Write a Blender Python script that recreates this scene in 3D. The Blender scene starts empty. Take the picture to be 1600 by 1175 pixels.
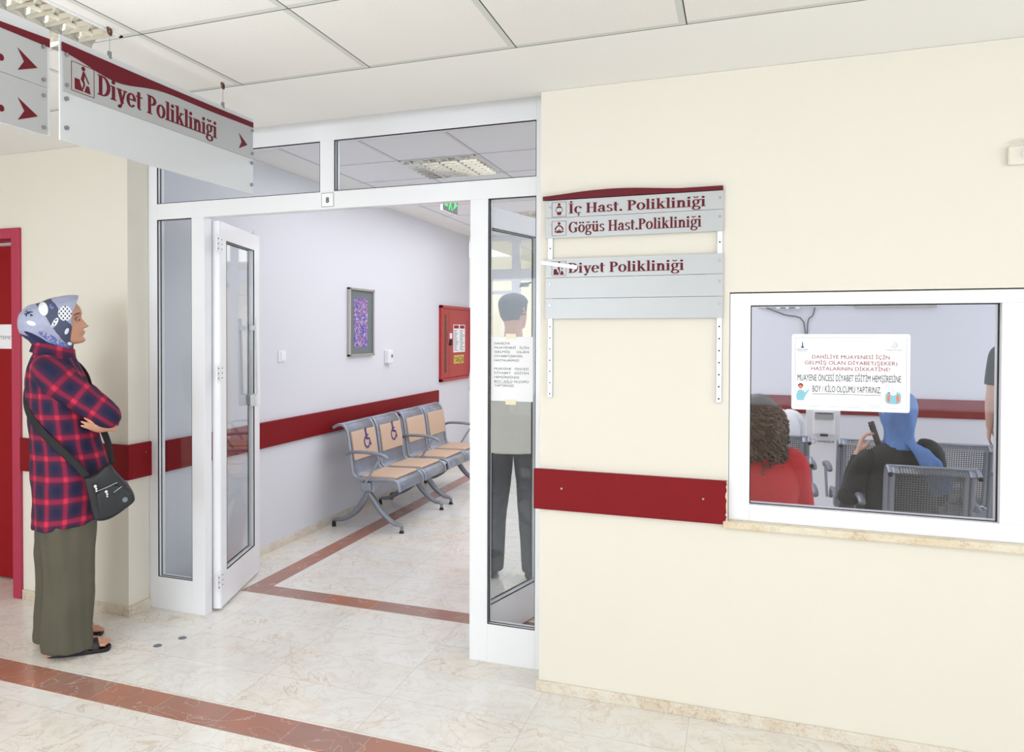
import bpy, bmesh, math, random
from mathutils import Vector, Matrix
random.seed(7)
D = bpy.data; SC = bpy.context.scene; COL = SC.collection
rad = math.radians; PI = math.pi

EXPO = 0.19
LIGHTS = [
 ('daylight_rear_left', (-2.55, -3.1, 1.5), (0, 1, -.12), 3.2, 1.55, 78, (.84, .92, 1)),
 ('daylight_rear_right', (1.25, -3.1, 1.5), (0, 1, -.12), 3.4, 1.55, 14, (.84, .92, 1)),
 ('daylight_room_side', (4.55, 6.0, 1.5), (-1, 0, .5), 3.9, 1.4, 34, (.84, .90, 1)),
 ('bounced_fill_right', (1.2, -.4, .9), (0, .1, 1), 2.2, 1.6, 19, (.91, .96, 1)),  # added upward fill to brighten the hall ceiling, not a fixture
 ('bounced_fill_left', (-2.2, -.2, .9), (-.1, .1, 1), 2.2, 1.6, 42, (.91, .96, 1)),  # second added upward fill, for the left part of the ceiling
 ('hall_ceiling_lamps', (-1.0, .9, 2.54), (0, .25, -1), 5, 2.0, 10, (1, .88, .72)),
 ('hall_side_fill', (4.55, .3, 1.6), (-1, 0, 0), 3.5, 1.55, 40, (.88, .95, 1)),  # added side fill to brighten the pillar, the woman and the signs
 ('room_ceiling_lamps', (-1.2, 6.2, 2.69), (0, 0, -1), 3, 3.6, 56, (.93, .95, 1)),
 ('far_room_lamps', (-2, 10.8, 2.7), (0, 0, -1), 5, 2.5, 60, (1, .97, .93)),
]

# ------------------------------------------------------------------ camera, world, light, exposure
cam_d = D.cameras.new('camera'); cam = D.objects.new('camera', cam_d); COL.objects.link(cam)
yaw, pit, rol = -.3708, -.0149, .0019
fw = Vector((math.sin(yaw)*math.cos(pit), math.cos(yaw)*math.cos(pit), math.sin(pit)))
rt = Vector((math.cos(yaw), -math.sin(yaw), 0)); up = rt.cross(fw)
r2 = rt*math.cos(rol)+up*math.sin(rol); u2 = -rt*math.sin(rol)+up*math.cos(rol)
cam.matrix_world = Matrix(((r2.x, u2.x, -fw.x, 0), (r2.y, u2.y, -fw.y, 0), (r2.z, u2.z, -fw.z, 1.54), (0, 0, 0, 1)))
cam_d.sensor_width = 36; cam_d.lens = 1206.7*36/1600
cam_d.shift_x = (800-687.2)/1600; cam_d.shift_y = -(587.5-539.3)/1600
cam_d.clip_start = .05; cam_d.clip_end = 100
SC.camera = cam
W = D.worlds.new('daylight'); SC.world = W; W.use_nodes = True
bgn = W.node_tree.nodes['Background']; bgn.inputs[0].default_value = (.86, .93, 1, 1); bgn.inputs[1].default_value = 2.0
SC.view_settings.view_transform = 'Standard'; SC.view_settings.look = 'None'
SC.view_settings.exposure = EXPO; SC.view_settings.gamma = 1; SC.view_settings.use_curve_mapping = False

def area(name, loc, direction, sx, sy, power, color=(1, 1, 1), spread=180):
    l = D.lights.new(name, 'AREA'); l.shape = 'RECTANGLE'; l.size = sx; l.size_y = sy; l.energy = power; l.color = color
    l.spread = rad(spread)
    o = D.objects.new(name, l); COL.objects.link(o); o.location = loc
    o.rotation_euler = Vector(direction).to_track_quat('-Z', 'Y').to_euler()
    return o
# daylight through the windows behind the camera and at the far right of the waiting room, ceiling lamps, and added hall fills
for nm_, loc_, dir_, sx_, sy_, pw_, cl_ in LIGHTS:
    area(nm_, loc_, dir_, sx_, sy_, pw_, cl_, 105 if 'bounced' in nm_ else 180)

# ------------------------------------------------------------------ materials
def lin(c):
    return tuple(((x/255)/12.92 if x/255 <= .04045 else ((x/255+.055)/1.055)**2.4) for x in c)
def mat(name, rgb=(200, 200, 200), rough=.5, metal=0, spec=.5, bump=0, bscale=200, coat=0, emit=None, estr=0, vary=0, vscale=4, alpha=1):
    m = D.materials.new(name); m.use_nodes = True; nt = m.node_tree; b = nt.nodes['Principled BSDF']
    c = lin(rgb); b.inputs['Base Color'].default_value = (*c, 1); b.inputs['Roughness'].default_value = rough
    b.inputs['Metallic'].default_value = metal; b.inputs['Specular IOR Level'].default_value = spec
    b.inputs['Coat Weight'].default_value = coat; b.inputs['Alpha'].default_value = alpha
    if emit: b.inputs['Emission Color'].default_value = (*lin(emit), 1); b.inputs['Emission Strength'].default_value = estr
    tc = nt.nodes.new('ShaderNodeTexCoord')
    if vary:
        n = nt.nodes.new('ShaderNodeTexNoise'); n.inputs['Scale'].default_value = vscale; n.inputs['Detail'].default_value = 5
        nt.links.new(tc.outputs['Object'], n.inputs['Vector'])
        mx = nt.nodes.new('ShaderNodeMix'); mx.data_type = 'RGBA'
        nt.links.new(n.outputs[0], mx.inputs[0])
        mx.inputs[6].default_value = (*[max(0, x*(1-vary)) for x in c], 1); mx.inputs[7].default_value = (*[min(1, x*(1+vary)) for x in c], 1)
        nt.links.new(mx.outputs[2], b.inputs['Base Color'])
    if bump:
        n = nt.nodes.new('ShaderNodeTexNoise'); n.inputs['Scale'].default_value = bscale; n.inputs['Detail'].default_value = 3
        nt.links.new(tc.outputs['Object'], n.inputs['Vector'])
        bp = nt.nodes.new('ShaderNodeBump'); bp.inputs['Strength'].default_value = bump; bp.inputs['Distance'].default_value = .002
        nt.links.new(n.outputs[0], bp.inputs['Height']); nt.links.new(bp.outputs[0], b.inputs['Normal'])
    return m
class X:                                     # shader arithmetic
    nt = None
    def __init__(s, v): s.v = v
    @staticmethod
    def op(o, *a):
        n = X.nt.nodes.new('ShaderNodeMath'); n.operation = o
        for i, q in enumerate(a):
            if isinstance(q, X): X.nt.links.new(q.v, n.inputs[i])
            else: n.inputs[i].default_value = q
        return X(n.outputs[0])
    def __add__(s, o): return X.op('ADD', s, o)
    __radd__ = __add__
    def __mul__(s, o): return X.op('MULTIPLY', s, o)
    __rmul__ = __mul__
    def __sub__(s, o): return X.op('SUBTRACT', s, o)
    def __rsub__(s, o): return X.op('SUBTRACT', o, s)
    def __truediv__(s, o): return X.op('DIVIDE', s, o)
    def lt(s, o): return X.op('LESS_THAN', s, o)
    def gt(s, o): return X.op('GREATER_THAN', s, o)
    def abs(s): return X.op('ABSOLUTE', s)
    def floor(s): return X.op('FLOOR', s)
    def frac(s): return s-s.floor()
    def sqrt(s): return X.op('SQRT', s)
    def mx(s, o): return X.op('MAXIMUM', s, o)
    def mn(s, o): return X.op('MINIMUM', s, o)
    def within(s, a, b): return s.gt(a)*s.lt(b)
    def ss(s, a, b):
        n = X.nt.nodes.new('ShaderNodeMapRange'); n.interpolation_type = 'SMOOTHSTEP'
        X.nt.links.new(s.v, n.inputs[0]); n.inputs[1].default_value = a; n.inputs[2].default_value = b
        return X(n.outputs[0])
def begin(m, coord='Object'):
    X.nt = m.node_tree
    tc = X.nt.nodes.new('ShaderNodeTexCoord'); sp = X.nt.nodes.new('ShaderNodeSeparateXYZ')
    X.nt.links.new(tc.outputs[coord], sp.inputs[0])
    return X(sp.outputs[0]), X(sp.outputs[1]), X(sp.outputs[2]), X(tc.outputs[coord])
def noise(vec, scale, detail=4, dist=0, rough=.5):
    n = X.nt.nodes.new('ShaderNodeTexNoise'); n.inputs['Scale'].default_value = scale; n.inputs['Detail'].default_value = detail
    n.inputs['Distortion'].default_value = dist; n.inputs['Roughness'].default_value = rough
    X.nt.links.new(vec.v, n.inputs['Vector']); return X(n.outputs[0])
def comb(a, b, c=0):
    n = X.nt.nodes.new('ShaderNodeCombineXYZ')
    for i, q in enumerate((a, b, c)):
        if isinstance(q, X): X.nt.links.new(q.v, n.inputs[i])
        else: n.inputs[i].default_value = q
    return X(n.outputs[0])
def white(vec):
    n = X.nt.nodes.new('ShaderNodeTexWhiteNoise'); n.noise_dimensions = '3D'; X.nt.links.new(vec.v, n.inputs['Vector']); return X(n.outputs[0])
def mixc(f, a, b):
    n = X.nt.nodes.new('ShaderNodeMix'); n.data_type = 'RGBA'
    for i, q in ((0, f), (6, a), (7, b)):
        if isinstance(q, X): X.nt.links.new(q.v, n.inputs[i])
        elif i == 0: n.inputs[0].default_value = q
        else: n.inputs[i].default_value = (*lin(q), 1)
    return X(n.outputs[2])
def setc(m, c, inp='Base Color'): X.nt.links.new(c.v, m.node_tree.nodes['Principled BSDF'].inputs[inp])
def bumpx(m, h, st=.3, dist=.002):
    bp = X.nt.nodes.new('ShaderNodeBump'); bp.inputs['Strength'].default_value = st; bp.inputs['Distance'].default_value = dist
    X.nt.links.new(h.v, bp.inputs['Height']); X.nt.links.new(bp.outputs[0], m.node_tree.nodes['Principled BSDF'].inputs['Normal'])

M = {}
M['cream'] = mat('cream_paint', (228, 222, 209), .75, bump=.08, bscale=120, vary=.015, vscale=1.5)
M['roomwall'] = mat('pale_grey_paint', (222, 222, 228), .65)
M['plaster'] = mat('white_plaster', (240, 239, 236), .8, bump=.05, bscale=90)
M['alu'] = mat('white_aluminium', (240, 240, 243), .35, coat=.2)
M['gasket'] = mat('black_gasket', (22, 22, 26), .6)
M['maroon'] = mat('maroon_laminate', (128, 14, 22), .55, spec=.2, vary=.05, vscale=9, bump=.05, bscale=300)
M['chip'] = mat('chipped_edge', (225, 205, 190), .8)
M['reddoor'] = mat('red_door_paint', (150, 14, 22), .5, spec=.25, bump=.1, bscale=150)
M['redframe'] = mat('crimson_frame_paint', (176, 48, 78), .4)
M['whiteplastic'] = mat('white_plastic', (238, 238, 240), .35)
M['paper'] = mat('white_paper', (248, 248, 250), .8)
M['tape'] = mat('yellowed_tape', (240, 232, 200), .4)
M['ink'] = mat('black_ink', (28, 28, 34), .7)
M['greyink'] = mat('grey_ink', (120, 124, 134), .7)
M['redink'] = mat('dark_red_ink', (150, 30, 50), .7)
M['blueink'] = mat('navy_ink', (20, 60, 110), .7)
M['teal'] = mat('teal_ink', (140, 200, 215), .7)
M['orange'] = mat('orange_ink', (232, 130, 100), .7)
M['signred'] = mat('burgundy_vinyl', (100, 14, 30), .5, spec=.25)
M['signgrey'] = mat('satin_silver_panel', (178, 179, 180), .38, metal=.25, bump=.03, bscale=500)
M['signwhite'] = mat('frosted_acrylic', (205, 207, 209), .3, coat=.3)
M['rail'] = mat('anodised_aluminium', (205, 207, 212), .32, metal=.6)
M['screw'] = mat('polished_screw', (150, 151, 156), .3, metal=.8)
M['hole'] = mat('dark_hole', (25, 25, 28), .8)
M['wire'] = mat('thin_wire', (170, 168, 165), .4, metal=.6)
M['hook'] = mat('rusty_hook', (96, 60, 45), .6, metal=.4)
M['mirror'] = mat('mirror_louvre', (230, 228, 220), .12, metal=1)
M['tube'] = mat('unlit_tube', (235, 232, 215), .3)
M['chairmetal'] = mat('silver_grey_coating', (158, 164, 176), .35, metal=.35)
M['legmetal'] = mat('grey_leg_coating', (140, 144, 153), .38, metal=.35)
M['pad'] = mat('tan_vinyl', (206, 176, 152), .5, bump=.15, bscale=60)
M['rubber'] = mat('black_rubber', (22, 22, 24), .6)
M['iconblue'] = mat('violet_print', (70, 50, 130), .6)
M['hosered'] = mat('hose_cabinet_red', (176, 34, 44), .35, vary=.12, vscale=5)
M['yellow'] = mat('yellow_sticker', (235, 205, 90), .5)
M['exitgreen'] = mat('lit_green_symbol', (40, 220, 90), .5, emit=(30, 220, 80), estr=1.2)
M['exitdark'] = mat('dark_green_panel', (14, 44, 36), .4)
M['skin'] = mat('skin', (205, 150, 122), .5, vary=.08, vscale=20)
M['skin2'] = mat('pale_skin', (222, 176, 155), .5, vary=.05, vscale=20)
M['eye'] = mat('eye_white', (170, 150, 140), .2)
M['iris'] = mat('dark_iris', (40, 28, 20), .2)
M['brow'] = mat('dark_eyebrow', (60, 42, 34), .8)
M['lip'] = mat('lip', (178, 105, 92), .5)
M['nail'] = mat('pale_nail', (240, 225, 215), .3)
M['black'] = mat('black_fabric', (24, 24, 27), .75, bump=.2, bscale=400)
M['bag'] = mat('black_nylon', (26, 28, 31), .5, bump=.3, bscale=250)
M['sandal'] = mat('black_leather', (22, 20, 22), .45)
M['olive'] = mat('olive_trousers', (88, 84, 70), .85, bump=.2, bscale=350, vary=.06, vscale=6)
M['darktrousers'] = mat('charcoal_trousers', (52, 52, 60), .85, vary=.06)
M['shirtbeige'] = mat('pale_beige_shirt', (225, 220, 210), .85, bump=.1, bscale=200)
M['whiteshirt'] = mat('white_shirt', (238, 238, 240), .85)
M['redshirt'] = mat('red_shirt', (206, 26, 42), .8, bump=.1, bscale=300)
M['bluescarf'] = mat('blue_scarf', (98, 138, 200), .75, vary=.22, vscale=14)
M['hairdark'] = mat('dark_brown_hair', (72, 50, 38), .5, vary=.35, vscale=40)
m = M['hairdark']; X.nt = m.node_tree; gi = m.node_tree.nodes.new('ShaderNodeNewGeometry'); setc(m, mixc(X(gi.outputs['Random Per Island']), (44, 28, 20), (120, 86, 62)))
M['hairgrey'] = mat('short_grey_hair', (84, 84, 90), .75, vary=.2, vscale=60, bump=.5, bscale=300)
M['phone'] = mat('dark_phone_case', (78, 70, 60), .3, metal=.3)
M['tvblack'] = mat('screen_black', (15, 15, 18), .15)
M['silver'] = mat('silver_frame', (190, 186, 180), .3, metal=.8)
M['matboard'] = mat('grey_mat_board', (112, 120, 122), .8)
M['cable'] = mat('black_cable', (35, 35, 48), .6)
M['stone'] = mat('travertine', (226, 216, 200), .35)
M['sill'] = mat('beige_marble_sill', (226, 214, 188), .3)
M['warmwall'] = mat('far_room_paint', (226, 214, 192), .8)

# perforated steel sheet
def perf(name, rgb, pitch, r, square=False):
    m = mat(name, rgb, .35, .35); x, y, z, v = begin(m, 'UV')
    a = (x/pitch).frac()-.5; b = (y/pitch).frac()-.5
    h = (a.abs().mx(b.abs())).lt(r) if square else ((a*a+b*b).sqrt()).lt(r)
    setc(m, 1-h, 'Alpha'); return m
M['perf'] = perf('perforated_steel', (150, 156, 170), .0125, .30)
M['perfsq'] = perf('square_perforated_steel', (126, 128, 132), .0135, .30, True)

def marble(vec, base, warm, vein, s=1.0):
    n1 = noise(vec, 1.4*s, 6, .6, .6); n2 = noise(vec, 5*s, 8, 1.2, .6); n3 = noise(vec, 3.1*s, 5, 2.0, .55)
    c = mixc(n1.ss(.42, .68), base, warm)
    v1 = 1-((n3-.5).abs()*60).mn(1); v2 = 1-((n2-.52).abs()*45).mn(1)
    c = mixc(v1*.5*n1.ss(.35, .6), c, vein); c = mixc(v2*.22, c, vein)
    return c, n2
# floor: marble slabs with the red-brown inlaid stripes
m = mat('marble_floor', (225, 218, 205), .16, spec=.5); M['floor'] = m
x, y, z, v = begin(m)
tx, ty = (x+.18)/.6, (y+.05)/.3
cell = comb(tx.floor(), ty.floor())
wn = white(cell)
off = comb(x+wn*7, y+wn*3, wn*5)
c, n2 = marble(off, (238, 236, 231), (243, 234, 220), (176, 134, 112))
c = mixc(wn*.25, c, (216, 210, 205))
c = mixc(noise(off, 9, 6, .8, .65).ss(.45, .7)*.5, c, (222, 212, 198))
jt = ((tx.frac()-.5).abs().gt(.4985)).mx((ty.frac()-.5).abs().gt(.497))
c = mixc(jt*.45, c, (130, 112, 98))
st = y.within(2.465, 2.635).mx(y.within(3.857, 4.0)*x.gt(-2.775)).mx(x.within(-2.775, -2.64)*y.gt(3.857)).mx(x.within(-.9, -.75)*y.gt(20))
sseg = white(comb((x/.31+.2).floor(), (y/.31).floor(), 3))
sc = mixc(sseg.ss(.2, .8), (182, 118, 92), (164, 124, 110))
sc = mixc(noise(off, 4, 5, .5).ss(.4, .65)*.5, sc, (156, 112, 100))
sc = mixc((1-((noise(v, 3.5, 6, 1.5)-.5).abs()*110).mn(1))*.55, sc, (214, 196, 184))
sc = mixc((1-(((x/.31+.2).frac()-.5).abs().lt(.492)))*.35, sc, (200, 180, 168))
c = mixc(st, c, sc)
setc(m, c); setc(m, noise(v, 6, 4)*.12+.12, 'Roughness')

m = M['stone']; x, y, z, v = begin(m); c, n2 = marble(v, (226, 218, 204), (214, 200, 178), (150, 100, 70), 3); setc(m, c)
m = M['sill']; x, y, z, v = begin(m); c, n2 = marble(v, (228, 218, 196), (218, 200, 168), (150, 110, 84), 3); setc(m, c)

def ceilmat(name, x0, y0, p, q, rgb, bar, border, left=None):
    m = mat(name, rgb, .85); x, y, z, v = begin(m)
    a = ((x-x0)/p).frac()*p; b = ((y-y0)/q).frac()*q
    inb = a.lt(.024).mx(b.lt(.024)); ln = (a-.0245).abs().lt(.0022).mx((b-.0245).abs().lt(.0022))  # ln: shadow gap beside each bar, put into the colour
    c = mixc(noise(v, 160, 3).ss(.4, .7)*.12, rgb, (196, 192, 186))
    c = mixc(inb, c, bar); c = mixc(ln, c, (60, 60, 58))
    sel = y.lt(border)
    if left is not None: sel = sel*x.gt(left)
    c = mixc(sel, (243, 242, 239), c); setc(m, c); return m
M['ceil1'] = ceilmat('hall_ceiling_tiles', -1.374, 2.134-.0245, .588, .585, (238, 236, 232), (212, 214, 208), 2.722)
M['ceil2'] = ceilmat('room_ceiling_tiles', -1.634, 4.225-.0245,   .572, .61, (246, 245, 249), (226, 226, 230), 30, -2.80)

def glassmat(name, tint, refl, rough=0.0):
    m = D.materials.new(name); m.use_nodes = True; nt = m.node_tree; nt.nodes.clear()
    o = nt.nodes.new('ShaderNodeOutputMaterial'); mx = nt.nodes.new('ShaderNodeMixShader'); t = nt.nodes.new('ShaderNodeBsdfTransparent'); g = nt.nodes.new('ShaderNodeBsdfGlossy')
    lw = nt.nodes.new('ShaderNodeLayerWeight'); lw.inputs[0].default_value = .5
    pw = nt.nodes.new('ShaderNodeMath'); pw.operation = 'POWER'; pw.inputs[1].default_value = 4.5; nt.links.new(lw.outputs['Facing'], pw.inputs[0])
    fr = nt.nodes.new('ShaderNodeMath'); fr.operation = 'MULTIPLY_ADD'; fr.inputs[1].default_value = .8; fr.inputs[2].default_value = refl; nt.links.new(pw.outputs[0], fr.inputs[0])
    t.inputs[0].default_value = (*tint, 1); g.inputs['Roughness'].default_value = rough
    nt.links.new(fr.outputs[0], mx.inputs[0]); nt.links.new(t.outputs[0], mx.inputs[1]); nt.links.new(g.outputs[0], mx.inputs[2]); nt.links.new(mx.outputs[0], o.inputs[0])
    return m
M['glass'] = glassmat('clear_glass', (.955, .97, .975), .02)
M['wglass'] = glassmat('window_glass', (.96, .965, .98), .028)

# headscarf print, plaid and abstract picture
m = mat('printed_headscarf', (168, 172, 196), .7, bump=.15, bscale=300); M['scarf'] = m
x, y, z, v = begin(m)
def ell(cx, cz, rx, rz, rot=0):
    ca, sa = math.cos(rad(rot)), math.sin(rad(rot)); dx = x-cx; dz = z-cz
    a = (dx*ca+dz*sa)/rx; b = (dz*ca-dx*sa)/rz
    return (a*a+b*b).lt(1)
c = mixc(noise(v, 25, 4).ss(.4, .6)*.4, (172, 176, 200), (152, 156, 184))
dz_ = z+(noise(v, 16, 2)-.5)*.03
# slate sweep running from the crown down to the chin
s1 = (x*.83+dz_*.56-.56*1.60+.83*.085).abs().lt(.034)
c = mixc(s1*dz_.lt(1.705), c, (78, 84, 108))
c = mixc(((z-1.462)-(x+.02)*-.33).lt(.0), c, (40, 46, 84))
nb = noise(v, 90, 3)
c = mixc(ell(-.17, 1.512, .065, .012, -32), c, (30, 36, 84))
c = mixc(ell(-.10, 1.505, .075, .016, -32)*nb.gt(.46), c, (96, 112, 178))
c = mixc(ell(-.145, 1.655, .020, .034, 12), c, (240, 242, 248))
c = mixc(ell(-.195, 1.585, .020, .010, -20), c, (238, 240, 248))
c = mixc(ell(-.205, 1.632, .020, .020)*nb.gt(.53), c, (34, 40, 78))
c = mixc(ell(-.108, 1.662, .012, .018)*nb.gt(.5), c, (120, 130, 190))
c = mixc(ell(-.095, 1.588, .010, .026, -28)*nb.gt(.42), c, (232, 234, 244))
c = mixc(ell(-.045, 1.548, .008, .016, -22), c, (232, 236, 246))
c = mixc(ell(-.033, 1.488, .010, .008, -22), c, (232, 236, 246))
ring = ell(-.052, 1.633, .030, .036)
lat = (((x+z*.75)/.017).frac()-.5).abs()+(((x-z*.75)/.017).frac()-.5).abs()
c = mixc(ring, c, (236, 238, 244)); c = mixc(ring*lat.lt(.36), c, (26, 30, 60))
setc(m, c)
m = mat('plaid_flannel', (40, 36, 70), .85, bump=.25, bscale=500); M['plaid'] = m
x, y, z, v = begin(m, 'UV')
def band(t, p, w, s):
    f = ((t/p).frac()-.5).abs()*p
    return 1-f.ss(w-s, w+s)
h1 = band(y, .098, .011, .005); v1 = band(x, .088, .010, .005)
h2 = band(y+.045, .098, .022, .012); v2 = band(x+.040, .088, .020, .010)
c = mixc(((h2+v2)*.5), (30, 24, 58), (15, 25, 64))
gn = noise(comb(x, y), 14, 3)*.5+.25
c = mixc((h1*.24+band(y, .098, .024, .016)*.2)*(gn+.5), c, (140, 18, 62)); c = mixc((v1*.24+band(x, .088, .022, .016)*.2)*(gn+.5), c, (140, 18, 62))
c = mixc(h1*.35, c, (196, 30, 66)); c = mixc(v1*.32, c, (196, 30, 66)); c = mixc(h1*v1*.7, c, (228, 50, 80))
c = mixc(noise(comb(x, y), 350, 2).ss(.3, .7)*.18, c, (16, 14, 36)); setc(m, c)
m = mat('abstract_print', (120, 110, 180), .6); M['abstract'] = m
x, y, z, v = begin(m)
n = X.nt.nodes.new('ShaderNodeTexNoise'); n.inputs['Scale'].default_value = 45; n.inputs['Detail'].default_value = 8; X.nt.links.new(v.v, n.inputs['Vector'])
a = noise(v, 38, 4); b = noise(v, 55, 3, 1); cc = mixc(a.ss(.4, .6), (70, 70, 170), (150, 90, 150)); cc = mixc(b.gt(.56), cc, (210, 190, 200)); cc = mixc(noise(v, 70, 2).gt(.6), cc, (60, 110, 160)); setc(m, cc)

# ------------------------------------------------------------------ object helpers
def link(name, me, m, parent=None):
    o = D.objects.new(name, me); COL.objects.link(o)
    if m is not None: me.materials.append(m)
    if parent is not None: o.parent = parent
    return o
def obj(name, bm, m, parent=None, smooth=False, bevel=0, label=None, sub=0):
    bmesh.ops.recalc_face_normals(bm, faces=bm.faces)
    me = D.meshes.new(name); bm.to_mesh(me); bm.free()
    if smooth:
        for p in me.polygons: p.use_smooth = True
    o = link(name, me, m, parent)
    if bevel:
        b = o.modifiers.new('bevel', 'BEVEL'); b.width = bevel; b.segments = 2; b.limit_method = 'ANGLE'
    if sub:
        s = o.modifiers.new('sub', 'SUBSURF'); s.levels = sub; s.render_levels = sub
    if label: o['label'] = label
    return o
def thing(name, label, cat, loc=(0, 0, 0), rotz=0, group=None):
    o = D.objects.new(name, None); COL.objects.link(o); o.location = loc; o.rotation_euler = (0, 0, rotz)
    o.empty_display_size = .1
    o['label'] = label; o['category'] = cat
    if group: o['group'] = group
    return o
def tag(o, label, cat, group=None):
    o['label'] = label; o['category'] = cat
    if group: o['group'] = group
    return o
def struct(name, bm, m, label=None, cat=None, bevel=0, parent=None):
    o = obj(name, bm, m, parent, bevel=bevel)
    if parent is None:
        o['kind'] = 'structure'
        if label: o['label'] = label; o['category'] = cat or name.split('_')[0]
    return o
def NB(): return bmesh.new()
def bx(bm, x0, x1, y0, y1, z0, z1, T=None):
    vs = [bm.verts.new(Vector(p)) for p in ((x0, y0, z0), (x1, y0, z0), (x1, y1, z0), (x0, y1, z0), (x0, y0, z1), (x1, y0, z1), (x1, y1, z1), (x0, y1, z1))]
    if T is not None:
        for q in vs: q.co = T @ q.co
    for f in ((0, 3, 2, 1), (4, 5, 6, 7), (0, 1, 5, 4), (1, 2, 6, 5), (2, 3, 7, 6), (3, 0, 4, 7)): bm.faces.new([vs[i] for i in f])
    return bm
def B(*a, T=None): return bx(NB(), *a, T=T)
def cyl(bm, p, q, r, seg=16, r2=None):
    return tube(bm, [p, q], [r, r if r2 is None else r2], seg, smooth=False)
def catm(P, n):
    out = []
    for i in range(len(P)-1):
        p0 = P[max(0, i-1)]; p1 = P[i]; p2 = P[i+1]; p3 = P[min(len(P)-1, i+2)]
        for k in range(n):
            t = k/n
            out.append([.5*((2*b)+(c-a)*t+(2*a-5*b+4*c-d)*t*t+(-a+3*b-3*c+d)*t**3) for a, b, c, d in zip(p0, p1, p2, p3)])
    out.append(list(P[-1])); return out
def tube(bm, pts, radii, seg=14, smooth=True, sub=4, lat=None, rad2=None, caps=True, uvp=None, round_ends=False, uv0=(0, 0)):
    """sweep; radii = lateral radius, rad2 = the other radius (elliptical); lat = fixed lateral axis"""
    R2 = rad2 if rad2 is not None else radii
    P = [tuple(p)+(a, b) for p, a, b in zip(pts, radii, R2)]
    if smooth and len(P) > 2: P = catm(P, sub)
    if round_ends:
        def endcap(a, b):
            d = (Vector(a[:3])-Vector(b[:3])).normalized(); r = min(a[3], a[4]); o = []
            for t in (.35, .7, .93, 1.0): o.append(tuple(Vector(a[:3])+d*r*t)+(a[3]*max(.02, math.sqrt(1-t*t)), a[4]*max(.02, math.sqrt(1-t*t))))
            return o
        P = endcap(P[0], P[1])[::-1]+P+endcap(P[-1], P[-2])
    V = [Vector(p[:3]) for p in P]
    uvl = bm.loops.layers.uv.verify()
    rings = []; N = None; L = 0; Ls = []
    for i, p in enumerate(V):
        t = (V[min(i+1, len(V)-1)]-V[max(i-1, 0)])
        t = t.normalized() if t.length > 1e-9 else Vector((0, 0, 1))
        if lat is not None: A = Vector(lat); A = (A-t*A.dot(t)).normalized()
        else:
            if N is None: N = t.orthogonal().normalized()
            N = (N-t*N.dot(t)).normalized(); A = N
        Bq = t.cross(A).normalized()
        if i: L += (p-V[i-1]).length
        Ls.append(L)
        rings.append([bm.verts.new(p+A*P[i][3]*math.cos(2*PI*j/seg)+Bq*P[i][4]*math.sin(2*PI*j/seg)) for j in range(seg)])
    per = uvp or 2*PI*max(radii)
    for i in range(len(rings)-1):
        for j in range(seg):
            k = (j+1) % seg
            f = bm.faces.new((rings[i][j], rings[i][k], rings[i+1][k], rings[i+1][j]))
            for lp, (a, b) in zip(f.loops, ((j, i), (j+1, i), (j+1, i+1), (j, i+1))):
                lp[uvl].uv = (uv0[0]+a/seg*per, uv0[1]+Ls[b])
    if caps: bm.faces.new(rings[0][::-1]); bm.faces.new(rings[-1])
    return bm
def loft(bm, rings, seg=40, sub=4, caps=(True, True), per=1.0, expo=1.0, wob=None):
    """rings of (cx, cy, z, rx, ry, tilt): horizontal ellipses, tilt raises the +x side"""
    P = catm([tuple(r)+(0,)*(6-len(r)) for r in rings], sub) if sub > 1 else rings
    uvl = bm.loops.layers.uv.verify(); R = []; L = 0; Ls = []
    for i, (cx, cy, z, rx, ry, tl) in enumerate(P):
        if i: L += math.dist(P[i][:3], P[i-1][:3])
        Ls.append(L); row = []
        for j in range(seg):
            a = 2*PI*j/seg; c, s = math.cos(a), math.sin(a)
            c = math.copysign(abs(c)**expo, c); s = math.copysign(abs(s)**expo, s); k = 1
            if wob: k = 1+wob(a, z)
            row.append(bm.verts.new((cx+rx*c*k, cy+ry*s*k, z+tl*c)))
        R.append(row)
    for i in range(len(R)-1):
        for j in range(seg):
            k = (j+1) % seg; f = bm.faces.new((R[i][j], R[i][k], R[i+1][k], R[i+1][j]))
            for lp, (a, b) in zip(f.loops, ((j, i), (j+1, i), (j+1, i+1), (j, i+1))): lp[uvl].uv = (a/seg*per, Ls[b])
    if caps[0]: bm.faces.new(R[0][::-1])
    if caps[1]: bm.faces.new(R[-1])
    return bm
def sphere(bm, c, r, seg=16, rings=10, scale=(1, 1, 1), T=None):
    m_ = Matrix.Translation(c) @ Matrix.Diagonal((*[r*s for s in scale], 1))
    if T is not None: m_ = m_ @ T
    bmesh.ops.create_uvsphere(bm, u_segments=seg, v_segments=rings, radius=1, matrix=m_); return bm
def prism(bm, poly, y0, y1):
    """2-D polygon (x, z) extruded in y"""
    a = [bm.verts.new((p[0], y0, p[1])) for p in poly]; b = [bm.verts.new((p[0], y1, p[1])) for p in poly]
    n = len(poly); bm.faces.new(a); bm.faces.new(b[::-1])
    for i in range(n): bm.faces.new((a[i], b[i], b[(i+1) % n], a[(i+1) % n]))
    return bm

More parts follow.
